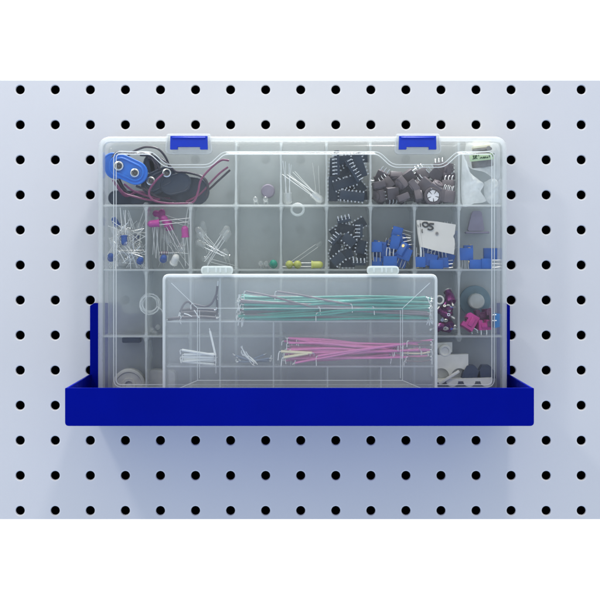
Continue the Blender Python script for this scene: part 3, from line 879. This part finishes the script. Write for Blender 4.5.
# paper flag
d = 40.0
o_ = P(436, 236, d)
t = thing('paper_flag', 'white paper flag with black handwriting stuck on a blue trimmer', 'paper tag', o_)
pg = [(417.5, 220), (437, 221.5), (456, 224.5), (455.2, 231), (454.8, 234), (453.2, 236.2), (454.6, 239), (455, 244), (454, 254.5), (437, 251), (421.5, 247), (419.5, 236)]
lp = [(P(x, y, d).x, P(x, y, d).z) for x, y in pg]
mb = MB(); bm = mb.bm
mb.prism(lp, -d-.2, -d)
for v in bm.verts: v.co.y += .9*math.sin((v.co.x-o_.x)*.12)+.5*math.sin((v.co.z-o_.z)*.2)
sheet = mb.build('paper', M['paper'], t, o_)
mb = MB(); mb.tube([P(418.2, 220.2, d+.5), P(419.3, 234, d+.6), P(421.5, 247.2, d+.6)], 1.3, 8); mb.build('rolled_edge', M['paper'], t, o_)
mb = MB(); mb.tube([P(420.5, 246, d+.5), P(421, 253, d), P(421, 260, d-1)], .7, 6); mb.build('lead', M['lead'], t, o_)
def strokes(name, paths, r, dd, m, parent, org):
    mb = MB()
    for p in paths: mb.tube(catmull([P(x, y, dd) for x, y in p], 5), r, 6)
    return mb.build(name, M[m], parent, org)
strokes('lettering', [[(427.5, 222.6), (423.8, 222.6), (422.6, 224.4), (424.8, 226.8), (427.6, 226.2), (428.2, 224), (426, 222.6)],
                      [(434, 224), (430, 223.8), (429.2, 225.4), (431.8, 226.6), (433, 228.4), (430.5, 229.8), (427.6, 228.9)],
                      ], .6, d+.75, 'ink', t, o_)
strokes('lettering', [[(417.9, 224.6), (418.4, 227.4)], [(420.4, 223.4), (420.2, 226.8)], [(422.2, 229), (422, 231), (422.6, 233)]], .3, d+1.55, 'ink', t, o_)
strokes('ink_dot', [[(437 + .9*math.cos(a), 233.5+1.1*math.sin(a)) for a in [k*.9 for k in range(8)]]], .5, d+.55, 'grey_roll', t, o_)

# ------------------------------------------------------------------ top right cell: bag, labelled roll
o_ = P(481, 156, 24)
t = thing('labelled_roll', 'small grey roll wrapped with a pale green printed label, top right', 'roll', o_)
mb = MB()
rot = Matrix.Rotation(R(-4), 4, 'Y')
mb.lathe([(0, -5.0), (7.2, -5.0), (7.6, -4.4), (7.6, 4.4), (7.2, 5.0), (0, 5.0)], Matrix.Translation(P(482, 160, 22)) @ Matrix.Rotation(R(-6), 4, 'Y'), 28); mb.build('roll_body', M['grey_roll'], t, o_)
mb = MB(); mb.box(P(481, 147, 24), (12, 9, 2.0), Matrix.Rotation(R(-6), 3, 'Y'), bev=.3); mb.build('cream_end', M['cream'], t, o_)
mb = MB(); mb.box(P(482, 149.8, 25), (13, 9, 1.6), Matrix.Rotation(R(-6), 3, 'Y'), bev=.3); mb.lathe([(0, -1), (1.6, -1), (1.6, 1), (0, 1)], Matrix.Translation(P(488.5, 148.3, 30)) @ Matrix.Rotation(R(90), 4, 'X'), 12)
mb.build('grey_end', M['grey_roll'], t, o_)
mb = MB(); mb.box(P(481.5, 157.4, 32), (16.8, .8, 4.4), Matrix.Rotation(R(-6), 3, 'Y'), bev=.15); lab = mb.build('label_strip', M['label_green'], t, o_)
strokes('lettering', [[(472.6, 156), (474.2, 155.6), (473.4, 157.2), (474.4, 158.4), (472.6, 159.2)], [(475.2, 159), (475.4, 155.6), (477, 155.8), (475.6, 157.2), (477.4, 158.8)], [(478.4, 155), (478.8, 156.2)],
                      [(480, 158.6), (481.4, 157.2), (482.2, 158.4)], [(483, 158.3), (483.6, 156.8), (484.4, 158.2), (485.2, 156.6), (485.8, 158)], [(486.4, 157.4), (488, 157), (487, 158)],
                      [(488.6, 154.8), (490, 154.4), (489.2, 157.4)], [(491.4, 154), (494, 153.6), (492.6, 156.4)]], .28, 32.7, 'ink_green', t, o_)
# crumpled film bag: a pillow of film with folds
def film(name, outline, dfront, thick, label, seed, amp):
    rr = random.Random(seed)
    pts = [P(x, y, dfront) for x, y in outline]
    c = sum(pts, Vector())/len(pts)
    bm = bmesh.new()
    loop = catmull(pts+[pts[0]], 5)[:-1]
    N = len(loop); rings = []
    NR = 9
    for side in (1, -1):
        for i in range(NR):
            f = 1-i/NR
            ring = []
            for k, p in enumerate(loop):
                q = c+(p-c)*f
                ph = k/N*2*math.pi
                bul = thick*math.sqrt(max(0, 1-f*f))
                w = amp*(1-f**6)*(math.sin(q.x*.62+seed)+math.sin(q.z*.5+q.x*.25+seed*2)+.7*math.sin(q.z*1.1-q.x*.7+seed))
                ring.append(bm.verts.new((q.x, q.y-side*bul*.5+w, q.z)))
            rings.append((side, i, ring))
        cc = bm.verts.new((c.x, c.y-side*thick*.5, c.z)); rings.append((side, NR, [cc]))
    for a, b in zip(rings, rings[1:]):
        if a[0] != b[0]: continue
        A, Bq = a[2], b[2]
        for k in range(N):
            q = (k+1) % N
            if len(Bq) == 1: bm.faces.new((A[k], A[q], Bq[0]))
            else: bm.faces.new((A[k], A[q], Bq[q], Bq[k]))
    bmesh.ops.remove_doubles(bm, verts=bm.verts, dist=.001)
    mb = MB(); mb.bm.free(); mb.bm = bm
    ob = mb.build(name, M['bag'], None, c, 60)
    return tag(ob, label, 'film bag')
film('plastic_bag', [(462, 150), (464, 160), (470, 172), (478, 179), (484, 184), (481, 192), (486, 201), (474, 203.5), (462, 203)], 31, 6, 'crumpled translucent white film bag in the top right compartment', 3, .5)
film('plastic_bag', [(484, 182), (492, 178), (498, 181), (499, 192), (498, 203), (488, 203), (484, 194)], 22, 8, 'second white film bag crumpled in the right corner of the top right compartment', 8, .6)
film('plastic_bag', [(466, 143), (482, 142), (499, 143), (500, 160), (499, 180), (484, 172), (470, 168), (465, 156)], 13, 5, 'white film bag at the back behind the labelled roll', 5, .4)

# purple block at the back of the right end cell, row 2
o_ = P(476, 221, 12)
mb = MB(); mb.prism(roundpoly([(P(467, 0, 12).x, P(0, 231, 12).z, 1.5), (P(484, 0, 12).x, P(0, 231, 12).z, 1.5), (P(481, 0, 12).x, P(0, 211, 12).z, 2.5), (P(472, 0, 12).x, P(0, 211, 12).z, 2.5)]), -15, -9)
mb.box(P(477, 232.5, 12), (17, 7, 1.4), bev=.3)
tag(mb.build('lilac_cap', M['lilac'], None, o_), 'blurred lilac plastic cap at the back above the right end trimmers', 'cap')

# ------------------------------------------------------------------ row 3, right: purple terminals, disc, magenta connectors
def terminal(px, py, d, ang, tl, label):
    t = thing('binding_post', label, 'terminal')
    mb = MB(); mb.lathe([(0, -5), (3.1, -5), (3.4, -4.4), (3.4, 1.2), (2.6, 2.2), (2.6, 4.5), (2.1, 5.2), (0, 5.2)], n=8); mb.build('post_body', M['purple_metal'], t)
    mb = MB(); mb.lathe([(2.7, 4.4), (3.3, 4.5), (3.3, 5.4), (1.5, 5.8), (0, 5.8)], n=14); mb.build('cap_ring', M['metal'], t)
    mb = MB(); mb.tube([(0, 0, -5), (0, 0, -8.5)], .9, 8); mb.build('stem', M['metal'], t)
    return fit(pose(t, px, py, d, ang, tl, 0), 415.5, 458, 272, 335.5)
for i, (px, py, d, ang, tl, lb) in enumerate(((452, 297, 36, 15, -40, 'topmost purple binding post in the heap'), (445, 313, 37, 60, -25, 'purple binding post at the left of the heap'),
                                 (455, 311, 34, -30, 20, 'purple binding post at the right of the heap'), (449, 323, 38, 20, -60, 'purple binding post low in the middle of the heap'),
                                 (441, 326, 34, -70, 0, 'purple binding post at the bottom left of the heap'), (455, 327, 33, 80, 10, 'purple binding post at the bottom right of the heap'),
                                 (447, 304, 26, -20, 0, 'purple binding post deep in the heap'))):
    o = terminal(px, py, d, ang, tl, lb); o['group'] = 'purple binding posts in the third row'
rr = random.Random(4)
for k in range(9):
    o_ = P(rr.uniform(441, 456), rr.uniform(303, 331), 40.5)
    mb = MB(); Mx = Matrix.Translation(o_) @ Matrix.Rotation(rr.uniform(-.8, .8), 4, 'X') @ Matrix.Rotation(R(90)+rr.uniform(-.8, .8), 4, 'X')
    r = rr.uniform(1.0, 1.8)
    mb.lathe([(r*.5, -.3), (r, -.3), (r, .3), (r*.5, .3), (r*.5, -.3)], Mx, 14)
    tag(mb.build('washer', M['metal'], None, o_), 'tiny silver washer scattered over the purple binding posts', 'washer', 'silver washers on the purple binding posts')
o_ = P(439.5, 300, 40)
mb = MB(); mb.tube([o_+Vector((2.7*math.cos(a), 0, 2.7*math.sin(a))) for a in [2*math.pi*k/20 for k in range(20)]], .65, 8, closed=True)
tag(mb.build('white_ring', M['white_plastic'], None, o_), 'small white ring beside the right edge of the small case', 'ring')
o_ = P(475, 301, 14)
t = thing('teal_spool', 'blurred teal disc with a pale round hub behind the magenta connectors', 'spool', o_)
Mx = Matrix.Translation(o_) @ Matrix.Rotation(R(90), 4, 'X')
mb = MB(); mb.lathe([(0, -3), (11, -3), (11, 1), (10, 1.4), (0, 1.4)], Mx, 36); mb.build('disc', M['teal_disc'], t, o_)
mb = MB(); mb.lathe([(0, 1.2), (5.6, 1.2), (5.6, 9), (4.8, 10), (0, 10)], Mx, 28); mb.build('hub', M['disc_hub'], t, o_)
def connector(px, py, d, ang, m, label, w=10, h=8.5):
    t = thing('connector_block', label, 'connector', group='magenta connectors in the third row')
    mb = MB()
    mb.prism([(-w/2, -h/2), (w/2, -h/2), (w/2, h/2-1.5), (w/2-1.5, h/2), (w*.12, h/2), (w*.12, h/2-2), (-w*.2, h/2-2), (-w*.2, h/2), (-w/2, h/2)], -3.2, 3.2)
    mb.box((0, -3.5, -h*.1), (w*.6, 1.0, h*.35), bev=.3)
    mb.build('housing', M[m], t)
    for x in (-2, 2):
        mb = MB(); mb.tube([(x, 0, -h/2), (x, 0, -h/2-3.5)], .4, 6); mb.build('lead', M['lead'], t)
    return fit(pose(t, px, py, d, ang, 0, 12), 460.5, 502, 272, 335.5)
connector(468, 322, 37, 58, 'magenta', 'bright magenta connector lying slanted at the left of its compartment', 11, 9)
connector(484, 329, 38, 2, 'magenta', 'magenta connector lying flat at the bottom right of its compartment', 9, 7)
connector(482, 315, 30, 8, 'plum', 'dark plum connector on top of the magenta connectors', 10, 8)
connector(489, 318, 36, 92, 'plum', 'narrow dark plum connector upright at the right of the magenta ones', 13, 3.4)
connector(473, 329, 26, 10, 'plum', 'plum connector low behind the slanted magenta one', 9, 8)
o_ = P(496, 320, 22)
mb = MB(); mb.prism(roundpoly([(P(493, 0, 22).x, P(0, 328, 22).z, .8), (P(500, 0, 22).x, P(0, 326, 22).z, .8), (P(500.5, 0, 22).x, P(0, 314, 22).z, .8), (P(494, 0, 22).x, P(0, 313, 22).z, .8)]), -27, -18)
tag(mb.build('blue_plug', M['sky_plastic'], None, o_), 'light blue plug at the right wall beside the magenta connectors', 'plug')

# ------------------------------------------------------------------ row 3/4 left: coil, pale discs
o_ = P(150, 304, 30)
t = thing('clear_tubing', 'loose coil of thin clear tubing in the third row behind the small case', 'tubing', o_)
mb = MB(); pts = []
for k in range(60):
    a = k*.42; r = 6.2+1.2*math.sin(k*.31)
    pts.append(o_+Vector((r*math.cos(a), 1.5*math.sin(k*.2), r*math.sin(a))))
pts += [o_+Vector((8, 0, -4)), o_+Vector((10, 0, -8)), o_+Vector((13, 1, -10))]
mb.tube(pts, .45, 6); mb.build('coil', M['bag'], t, o_)
for (px, py, lb) in ((152, 330, 'clear bead at the left under the tubing coil'), (158, 327, 'clear bead at the right under the tubing coil'), (155, 333, 'clear bead lowest under the tubing coil')):
    q = P(px, py, 34); mb = MB(); mb.lathe([(0, -1.8), (1.3, -1.4), (1.9, 0), (1.3, 1.4), (0, 1.8)], Matrix.Translation(q) @ Matrix.Rotation(R(40), 4, 'X'), 12)
    tag(mb.build('clear_bead', M['clear_lens'], None, q), lb, 'bead', 'clear beads in the third row')
def pale_disc(px, py, d, r, label, dx=0):
    q = P(px, py, d); t = thing('white_spool', label, 'spool', q)
    Mx = Matrix.Translation(q) @ Matrix.Rotation(R(90), 4, 'X')
    mb = MB(); mb.lathe([(0, -7), (r, -7), (r, 1), (r-.8, 1.6), (r-2.2, 1.6), (r-2.6, .9), (r*.45, .9), (r*.42, 1.6), (r*.25, 1.6), (r*.25, .4), (0, .4)], Mx, 40); mb.build('disc', M['pale_grey'], t, q)
    return t
pale_disc(129, 385, 26, 11.5, 'pale round spool at the bottom left behind the lid')
o_ = P(158, 392, 24)
mb = MB(); mb.prism(roundpoly([(P(149, 0, 24).x, ZF+3, 2), (P(176, 0, 24).x, ZF+3, 2), (P(176, 0, 24).x, P(0, 370, 24).z, 4), (P(149, 0, 24).x, P(0, 369, 24).z, 4)]), -31, -16)
tag(mb.build('white_case', M['pale_grey'], None, o_), 'pale rounded plastic piece at the bottom beside the left edge of the small case', 'plastic piece')

# ------------------------------------------------------------------ row 4 right: scalloped strips, navy knobs
def scallop(px0, px1, pyt, pyb, d, holes, label, up=True):
    """white strip whose lower edge is cut by half-round bites"""
    lp = [(P(px0, 0, d).x, P(0, pyb, d).z), (P(px0, 0, d).x, P(0, pyt, d).z), (P(px1, 0, d).x, P(0, pyt-1, d).z), (P(px1, 0, d).x, P(0, pyb, d).z)]
    for (hx, r) in sorted(holes, reverse=True):
        for k in range(11):
            a = math.pi*k/10
            lp.append((P(hx, 0, d).x+r*K(d)*math.cos(a), P(0, pyb, d).z+r*K(d)*math.sin(a)))
    c = P((px0+px1)/2, (pyt+pyb)/2, d)
    mb = MB(); mb.prism(lp, -d-1.5, -d+5)
    return tag(mb.build('scalloped_strip', M['white_plastic'], None, c), label, 'plastic strip', 'white scalloped strips')
scallop(431, 468, 355, 376, 34, [(441, 8), (459, 8)], 'white scalloped strip standing behind the small round caps')
scallop(431, 452, 343, 352, 30, [(441, 5)], 'small white scalloped piece uppermost at the right of the small case')
o_ = P(468, 384, 38)
mb = MB(); d = 38
lp = [(P(437, 0, d).x, P(0, 379, d).z), (P(492, 0, d).x, P(0, 377.5, d).z), (P(492, 0, d).x, P(0, 381, d).z)]
for hx in (486, 469, 452):
    for k in range(11):
        a = math.pi*k/10; lp.append((P(hx, 0, d).x+6*K(d)*math.cos(a), P(0, 381, d).z-5.5*K(d)*math.sin(a)))
lp += [(P(437, 0, d).x, P(0, 382, d).z)]
mb.prism(lp, -d-2, -d+6)
tag(mb.build('scalloped_strip', M['white_plastic'], None, o_), 'long white strip with round lobes along the bottom below the navy knobs', 'plastic strip', 'white scalloped strips')
for (px, py, d, r, lb) in ((443, 371, 30, 6.5, 'white round cap at the left under the scalloped strip'), (459, 373, 29, 6.5, 'white round cap at the right under the scalloped strip'), (445, 351, 35, 4.4, 'white cap near the top behind the scalloped strips')):
    q = P(px, py, d); mb = MB(); mb.lathe([(0, -4), (r, -4), (r, 0), (r-.8, .8), (r-1.6, .8), (r-2, .2), (0, .2)], Matrix.Translation(q) @ Matrix.Rotation(R(90), 4, 'X'), 28)
    tag(mb.build('round_cap', M['white_plastic'], None, q), lb, 'cap', 'white round caps')
a, b = P(439, 384, 41), P(459, 371, 40)
mb = MB(); u = (b-a).normalized(); mb.box((a+b)/2, ((b-a).length, 2.2, 2.0), Matrix.Rotation(-math.atan2(u.z, u.x), 3, 'Y'), bev=.4)
tag(mb.build('white_rod', M['white_plastic'], None, (a+b)/2), 'white plastic rod slanting across the scalloped strips', 'rod')
for (px, lb) in ((471, 'navy knob with sloping shoulders, left of the pair'), (486, 'navy knob partly behind the right lid band')):
    d = 33; q = P(px, 372, d); k = K(d)
    mb = MB(); mb.prism(roundpoly([(q.x-10*k, q.z-6*k, .5), (q.x+9*k, q.z-6*k, .5), (q.x+8*k, q.z+1*k, 1), (q.x+3*k, q.z+7*k, 1), (q.x-4.5*k, q.z+7*k, 1), (q.x-8*k, q.z+1*k, 1)], 3), -d-4, -d+6)
    ob = tag(mb.build('navy_knob', M['navy'], None, q), lb, 'knob', 'navy knobs'); bv = ob.modifiers.new('Bevel', 'BEVEL'); bv.width = .0008; bv.segments = 2; bv.limit_method = 'ANGLE'

# ------------------------------------------------------------------ jumper wires in the small case
def jumper(pts, m, r, e0, e1, label, group, er=.3):
    pts = [P(*p) for p in pts]; c = (pts[0]+pts[-1])/2
    t = thing('jumper_wire', label, 'jumper wire', c, group)
    path = catmull(pts, 6)
    mb = MB(); mb.tube(path, r, 7); mb.build('insulation', M[m], t, c)
    for (p, q, e) in ((path[0], path[1], e0), (path[-1], path[-2], e1)):
        dr = (p-q).normalized(); e = Vector(e)
        mb = MB(); mb.tube([p-dr*.5, p+dr*1.0, p+dr*1.4+e*.25, p+dr*1.4+e], er, 5); mb.build('bare_end', M['lead'], t, c)
    return t
rw = random.Random(21)
def endv(v): return (rw.uniform(-1, 1), rw.uniform(-1.0, .4), v+rw.uniform(-1, 1)) if rw.random() < .4 else (rw.uniform(-1, 1), rw.uniform(2, 4), rw.uniform(-1, 1))
lt = 'long teal jumper wire in the bundle in the top tray of the small case'
lg = 'long grey brown jumper wire in the bundle in the top tray of the small case'
for i in range(60):
    teal = rw.random() < .70
    d = rw.uniform(60.5, 73)
    x0_, x1_ = 238+rw.uniform(0, 8), 431-rw.uniform(0, 6)
    y0_, y1_ = rw.uniform(294, 319), rw.uniform(297, 319)
    ym = (y0_+y1_)/2+rw.uniform(-2, 4)
    ym = min(ym, 319)
    jumper([(x0_, y0_, d), ((x0_*2+x1_)/3, (y0_*2+y1_)/3+rw.uniform(-1.5, 1.5), d), ((x0_+x1_*2)/3, min(319, (y0_+2*y1_)/3+rw.uniform(-2, 2)), d), (x1_, y1_, d)],
           'j_teal' if teal else 'j_taupe', .85, endv(-4 if i % 3 else 3), endv(-3.5), lt if teal else lg, 'long teal jumpers' if teal else 'long grey brown jumpers')
for (pts, m, lb) in (([(246, 291.5, 73.4), (270, 296, 73.4), (304, 305, 73.4), (318, 307, 73.4)], 'j_taupe', 'grey brown jumper wire slanting from the top left across the teal bundle'),
                     ([(277, 291.5, 73.4), (300, 295, 73.4), (330, 301, 73.4), (350, 304, 73.4)], 'j_taupe', 'grey brown jumper wire ending mid bundle with its tip bent down'),
                     ([(318, 313, 73.6), (340, 310.5, 73.6), (380, 309.5, 73.6), (428, 308, 73.6)], 'j_teal', 'teal jumper wire whose bright tip bends down at mid bundle'),
                     ([(244, 318, 73.4), (290, 316.5, 73.4), (330, 314, 73.4), (372, 307, 73.4)], 'j_teal', 'teal jumper wire rising along the bottom of the bundle')):
    jumper(pts, m, .72, (0, -.3, -6), (.2, -.3, -5.5), lb, None)
lp_ = 'long pink jumper wire in the bundle in the middle tray of the small case'
for i in range(36):
    d = rw.uniform(60.5, 73)
    x0_, x1_ = 290+rw.uniform(-6, 10), (398+rw.uniform(-10, 4) if i % 4 else 424+rw.uniform(-6, 6))
    y0_ = rw.uniform(338, 362); y1_ = 350+(y0_-350)*rw.uniform(-.5, .75)
    jumper([(x0_, y0_, d), ((x0_*2+x1_)/3, (y0_*2+y1_)/3+rw.uniform(-1.5, 2), d), ((x0_+x1_*2)/3, (y0_+2*y1_)/3+rw.uniform(-1, 2), d), (x1_, y1_, d)],
           'j_pink', .74, endv(-4), endv(-4), lp_, 'long pink jumpers')
jumper([(295, 363, 73.4), (330, 356.5, 73.6), (370, 349, 73.6), (432, 340, 73.4)], 'j_pink', .74, (0, -.3, -1), (0, -.3, 3), 'pink jumper wire slanting up to the right end of the middle tray', None)
jumper([(318, 356, 73.8), (350, 351, 73.8), (396, 345, 73.6)], 'j_pink', .74, (.3, -.4, -6.5), (0, -.3, -4), 'pink jumper wire with its bright tip bent down near the lower left', None)
for (a_, b_, lb) in (((281, 351.5, 74), (312, 353, 74), 'cream jumper wire, upper of the pair at the left end of the pink bundle'), ((284, 357.5, 74), (308, 353.5, 74), 'cream jumper wire, lower of the pair at the left end of the pink bundle')):
    jumper([a_, ((a_[0]+b_[0])/2, (a_[1]+b_[1])/2, 74), b_], 'j_cream', .95, (-.6, -.3, -6), (0, 1, -2), lb, None, .4)
for i, (yy, x_) in enumerate(((345, 405), (349, 410), (353, 404), (357, 408), (361, 406), (341, 409))):
    jumper([(x_, yy, 70+i), (420, yy+.5, 70+i), (430, yy+rw.uniform(-1, 1), 70+i)], 'j_cream' if i in (1, 2) else 'j_taupe', .5, (0, -.3, -4), (0, -.3, -3), 'thin pale jumper wire at the right end beyond the pink bundle', 'thin pale jumpers')
for i, (y0_, y1_, lb) in enumerate(((350, 355, 'white jumper wire on top, slanting'), (354.5, 354, 'white jumper wire second from the top of the stack'), (357, 357.5, 'white jumper wire in the middle of the stack'), (361.5, 359, 'white jumper wire lowest but one'), (361.5, 364.5, 'white jumper wire at the bottom, slanting down'), (359, 361, 'white jumper wire behind the stack'))):
    jumper([(182+i % 2*2, y0_, 73-i), (198, (y0_+y1_)/2, 73-i), (214, y1_, 73-i)], 'j_white', .85, endv(-4), endv(-5), lb+' in the lower left tray', 'short white jumpers', .35)
jumper([(210, 331, 72), (212.5, 342, 72), (215.5, 355, 72)], 'j_white', .7, (0, 0, .5), (0, -.2, -4), 'white jumper wire standing upright in the lower left tray', None, .35)
for i in range(8):
    y0_ = 358+rw.uniform(-3, 5)
    jumper([(234+rw.uniform(0, 8), y0_, 62+i), (250, 361+rw.uniform(-2, 2), 62+i), (262+rw.uniform(0, 8), 358+rw.uniform(-4, 5), 62+i)], 'j_slate', .55, endv(2), endv(2), 'short slate blue jumper wire in the second lower tray', 'short slate jumpers')
for i in range(5):
    jumper([(246+rw.uniform(-4, 3), 352+rw.uniform(-2, 6), 71+i*.6), (248+rw.uniform(-2, 2), 357, 71+i*.6), (251+rw.uniform(-4, 4), 362+rw.uniform(-2, 1), 71+i*.6)], 'j_white', .35, (rw.uniform(-2, 2), 0, 2), (rw.uniform(-2, 2), 0, -1), 'tiny white jumper wire crossing over the slate blue ones', 'tiny white jumpers')
for i, (pts, lb) in enumerate((([(180, 312, 72), (184, 304, 72), (189, 302, 72), (195, 308, 72), (214, 310, 72)], 'charcoal jumper wire arching at the left of the upper left tray'),
                  ([(193, 304, 73), (204, 306.5, 73), (211, 304, 73), (216, 295, 73), (217.5, 286, 73)], 'charcoal jumper wire curling up at the right of the upper left tray'),
                  ([(216.5, 296, 68), (217, 304, 68), (217, 316, 68)], 'charcoal jumper wire upright beside the divider'),
                  ([(181, 318, 70), (198, 317, 70), (216, 318, 70)], 'charcoal jumper wire flat on the bottom of the upper left tray'),
                  ([(181, 313.5, 66), (198, 312, 66), (216, 313, 66)], 'charcoal jumper wire second from the bottom of the upper left tray'),
                  ([(182, 310, 62), (198, 309, 62), (216, 310, 62)], 'charcoal jumper wire behind the others in the upper left tray'),
                  ([(184, 316, 62), (200, 315, 62), (215, 316, 62)], 'charcoal jumper wire low at the back of the upper left tray'),
                  ([(168, 319.5, 73), (174, 318.5, 73), (180, 318, 73)], 'stub of charcoal jumper wire at the far left of the upper left tray'))):
    jumper(pts, 'j_black', 1.1 if i > 2 else .75, (rw.uniform(-2, 2), -.3, -4), (rw.uniform(-2, 2), -.3, 2), lb, 'charcoal jumpers in the upper left tray')
for (p, q, lb) in (((194, 310, 74.2), (199, 318, 74.2), 'short white wire clipping slanting over the charcoal jumpers'), ((184, 313.5, 74.2), (192, 316.5, 74.2), 'short white wire clipping lying over the charcoal jumpers')):
    a, b = P(*p), P(*q); mb = MB(); mb.tube([a, (a+b)/2+Vector((0, 0, .3)), b], .35, 6)
    tag(mb.build('wire_clipping', M['j_white'], None, (a+b)/2), lb, 'wire clipping')

# ------------------------------------------------------------------ light, world, camera
w = bpy.data.worlds.new('World'); scene.world = w; w.use_nodes = True
wn = w.node_tree; bg = wn.nodes['Background']; bg.inputs[1].default_value = .93
tc = wn.nodes.new('ShaderNodeTexCoord'); sep = wn.nodes.new('ShaderNodeSeparateXYZ')
wn.links.new(tc.outputs['Generated'], sep.inputs[0])
wn.links.new(mixcol(wn, maprange(wn, sep.outputs[2], 0, 1, -.8, .8), (.52, .75, 1.20), (1.0, .98, .86)), bg.inputs[0])

def lamp(name, loc, target, power, size, col):
    l = bpy.data.lights.new(name, 'AREA'); l.shape = 'DISK'; l.size = size; l.energy = power; l.color = col
    o = bpy.data.objects.new(name, l); COL.objects.link(o); o.location = loc
    o.rotation_euler = (Vector(target)-Vector(loc)).to_track_quat('-Z', 'Y').to_euler()
    return o
lamp('ceiling_lamp_left', (-.44, -.56, .52), (0, 0, 0), 1.35, .08, (1.0, .97, .93))
lamp('ceiling_lamp_right', (.15, -.54, .82), (0, 0, 0), 2.3, .11, (1.0, .95, .94))
lamp('added_backdrop_lamp', (0, .35, 1.7), (0, 1.29, -.25), 110, .9, (1, 1, 1))  # unseen lamp added to bring the backdrop up to white

cam = bpy.data.cameras.new('camera'); co = bpy.data.objects.new('camera', cam); COL.objects.link(co)
co.location = (0, -D*MM, 0); co.rotation_euler = (R(90), 0, 0)
cam.sensor_width = 36; cam.sensor_fit = 'HORIZONTAL'
cam.lens = 36*D/(600*S)
cam.shift_x = 1/600; cam.shift_y = -48/600
cam.clip_start = .01; cam.clip_end = 50
scene.camera = co

scene.render.engine = 'CYCLES'
c = scene.cycles
c.transparent_max_bounces = 48; c.max_bounces = 14; c.diffuse_bounces = 6; c.transmission_bounces = 12
c.caustics_reflective = False; c.caustics_refractive = False
c.use_denoising = True
c.sample_clamp_indirect = 4
vs = scene.view_settings
vs.view_transform = 'Standard'; vs.look = 'None'; vs.gamma = 1; vs.exposure = 0; vs.use_curve_mapping = False
scene.render.film_transparent = False
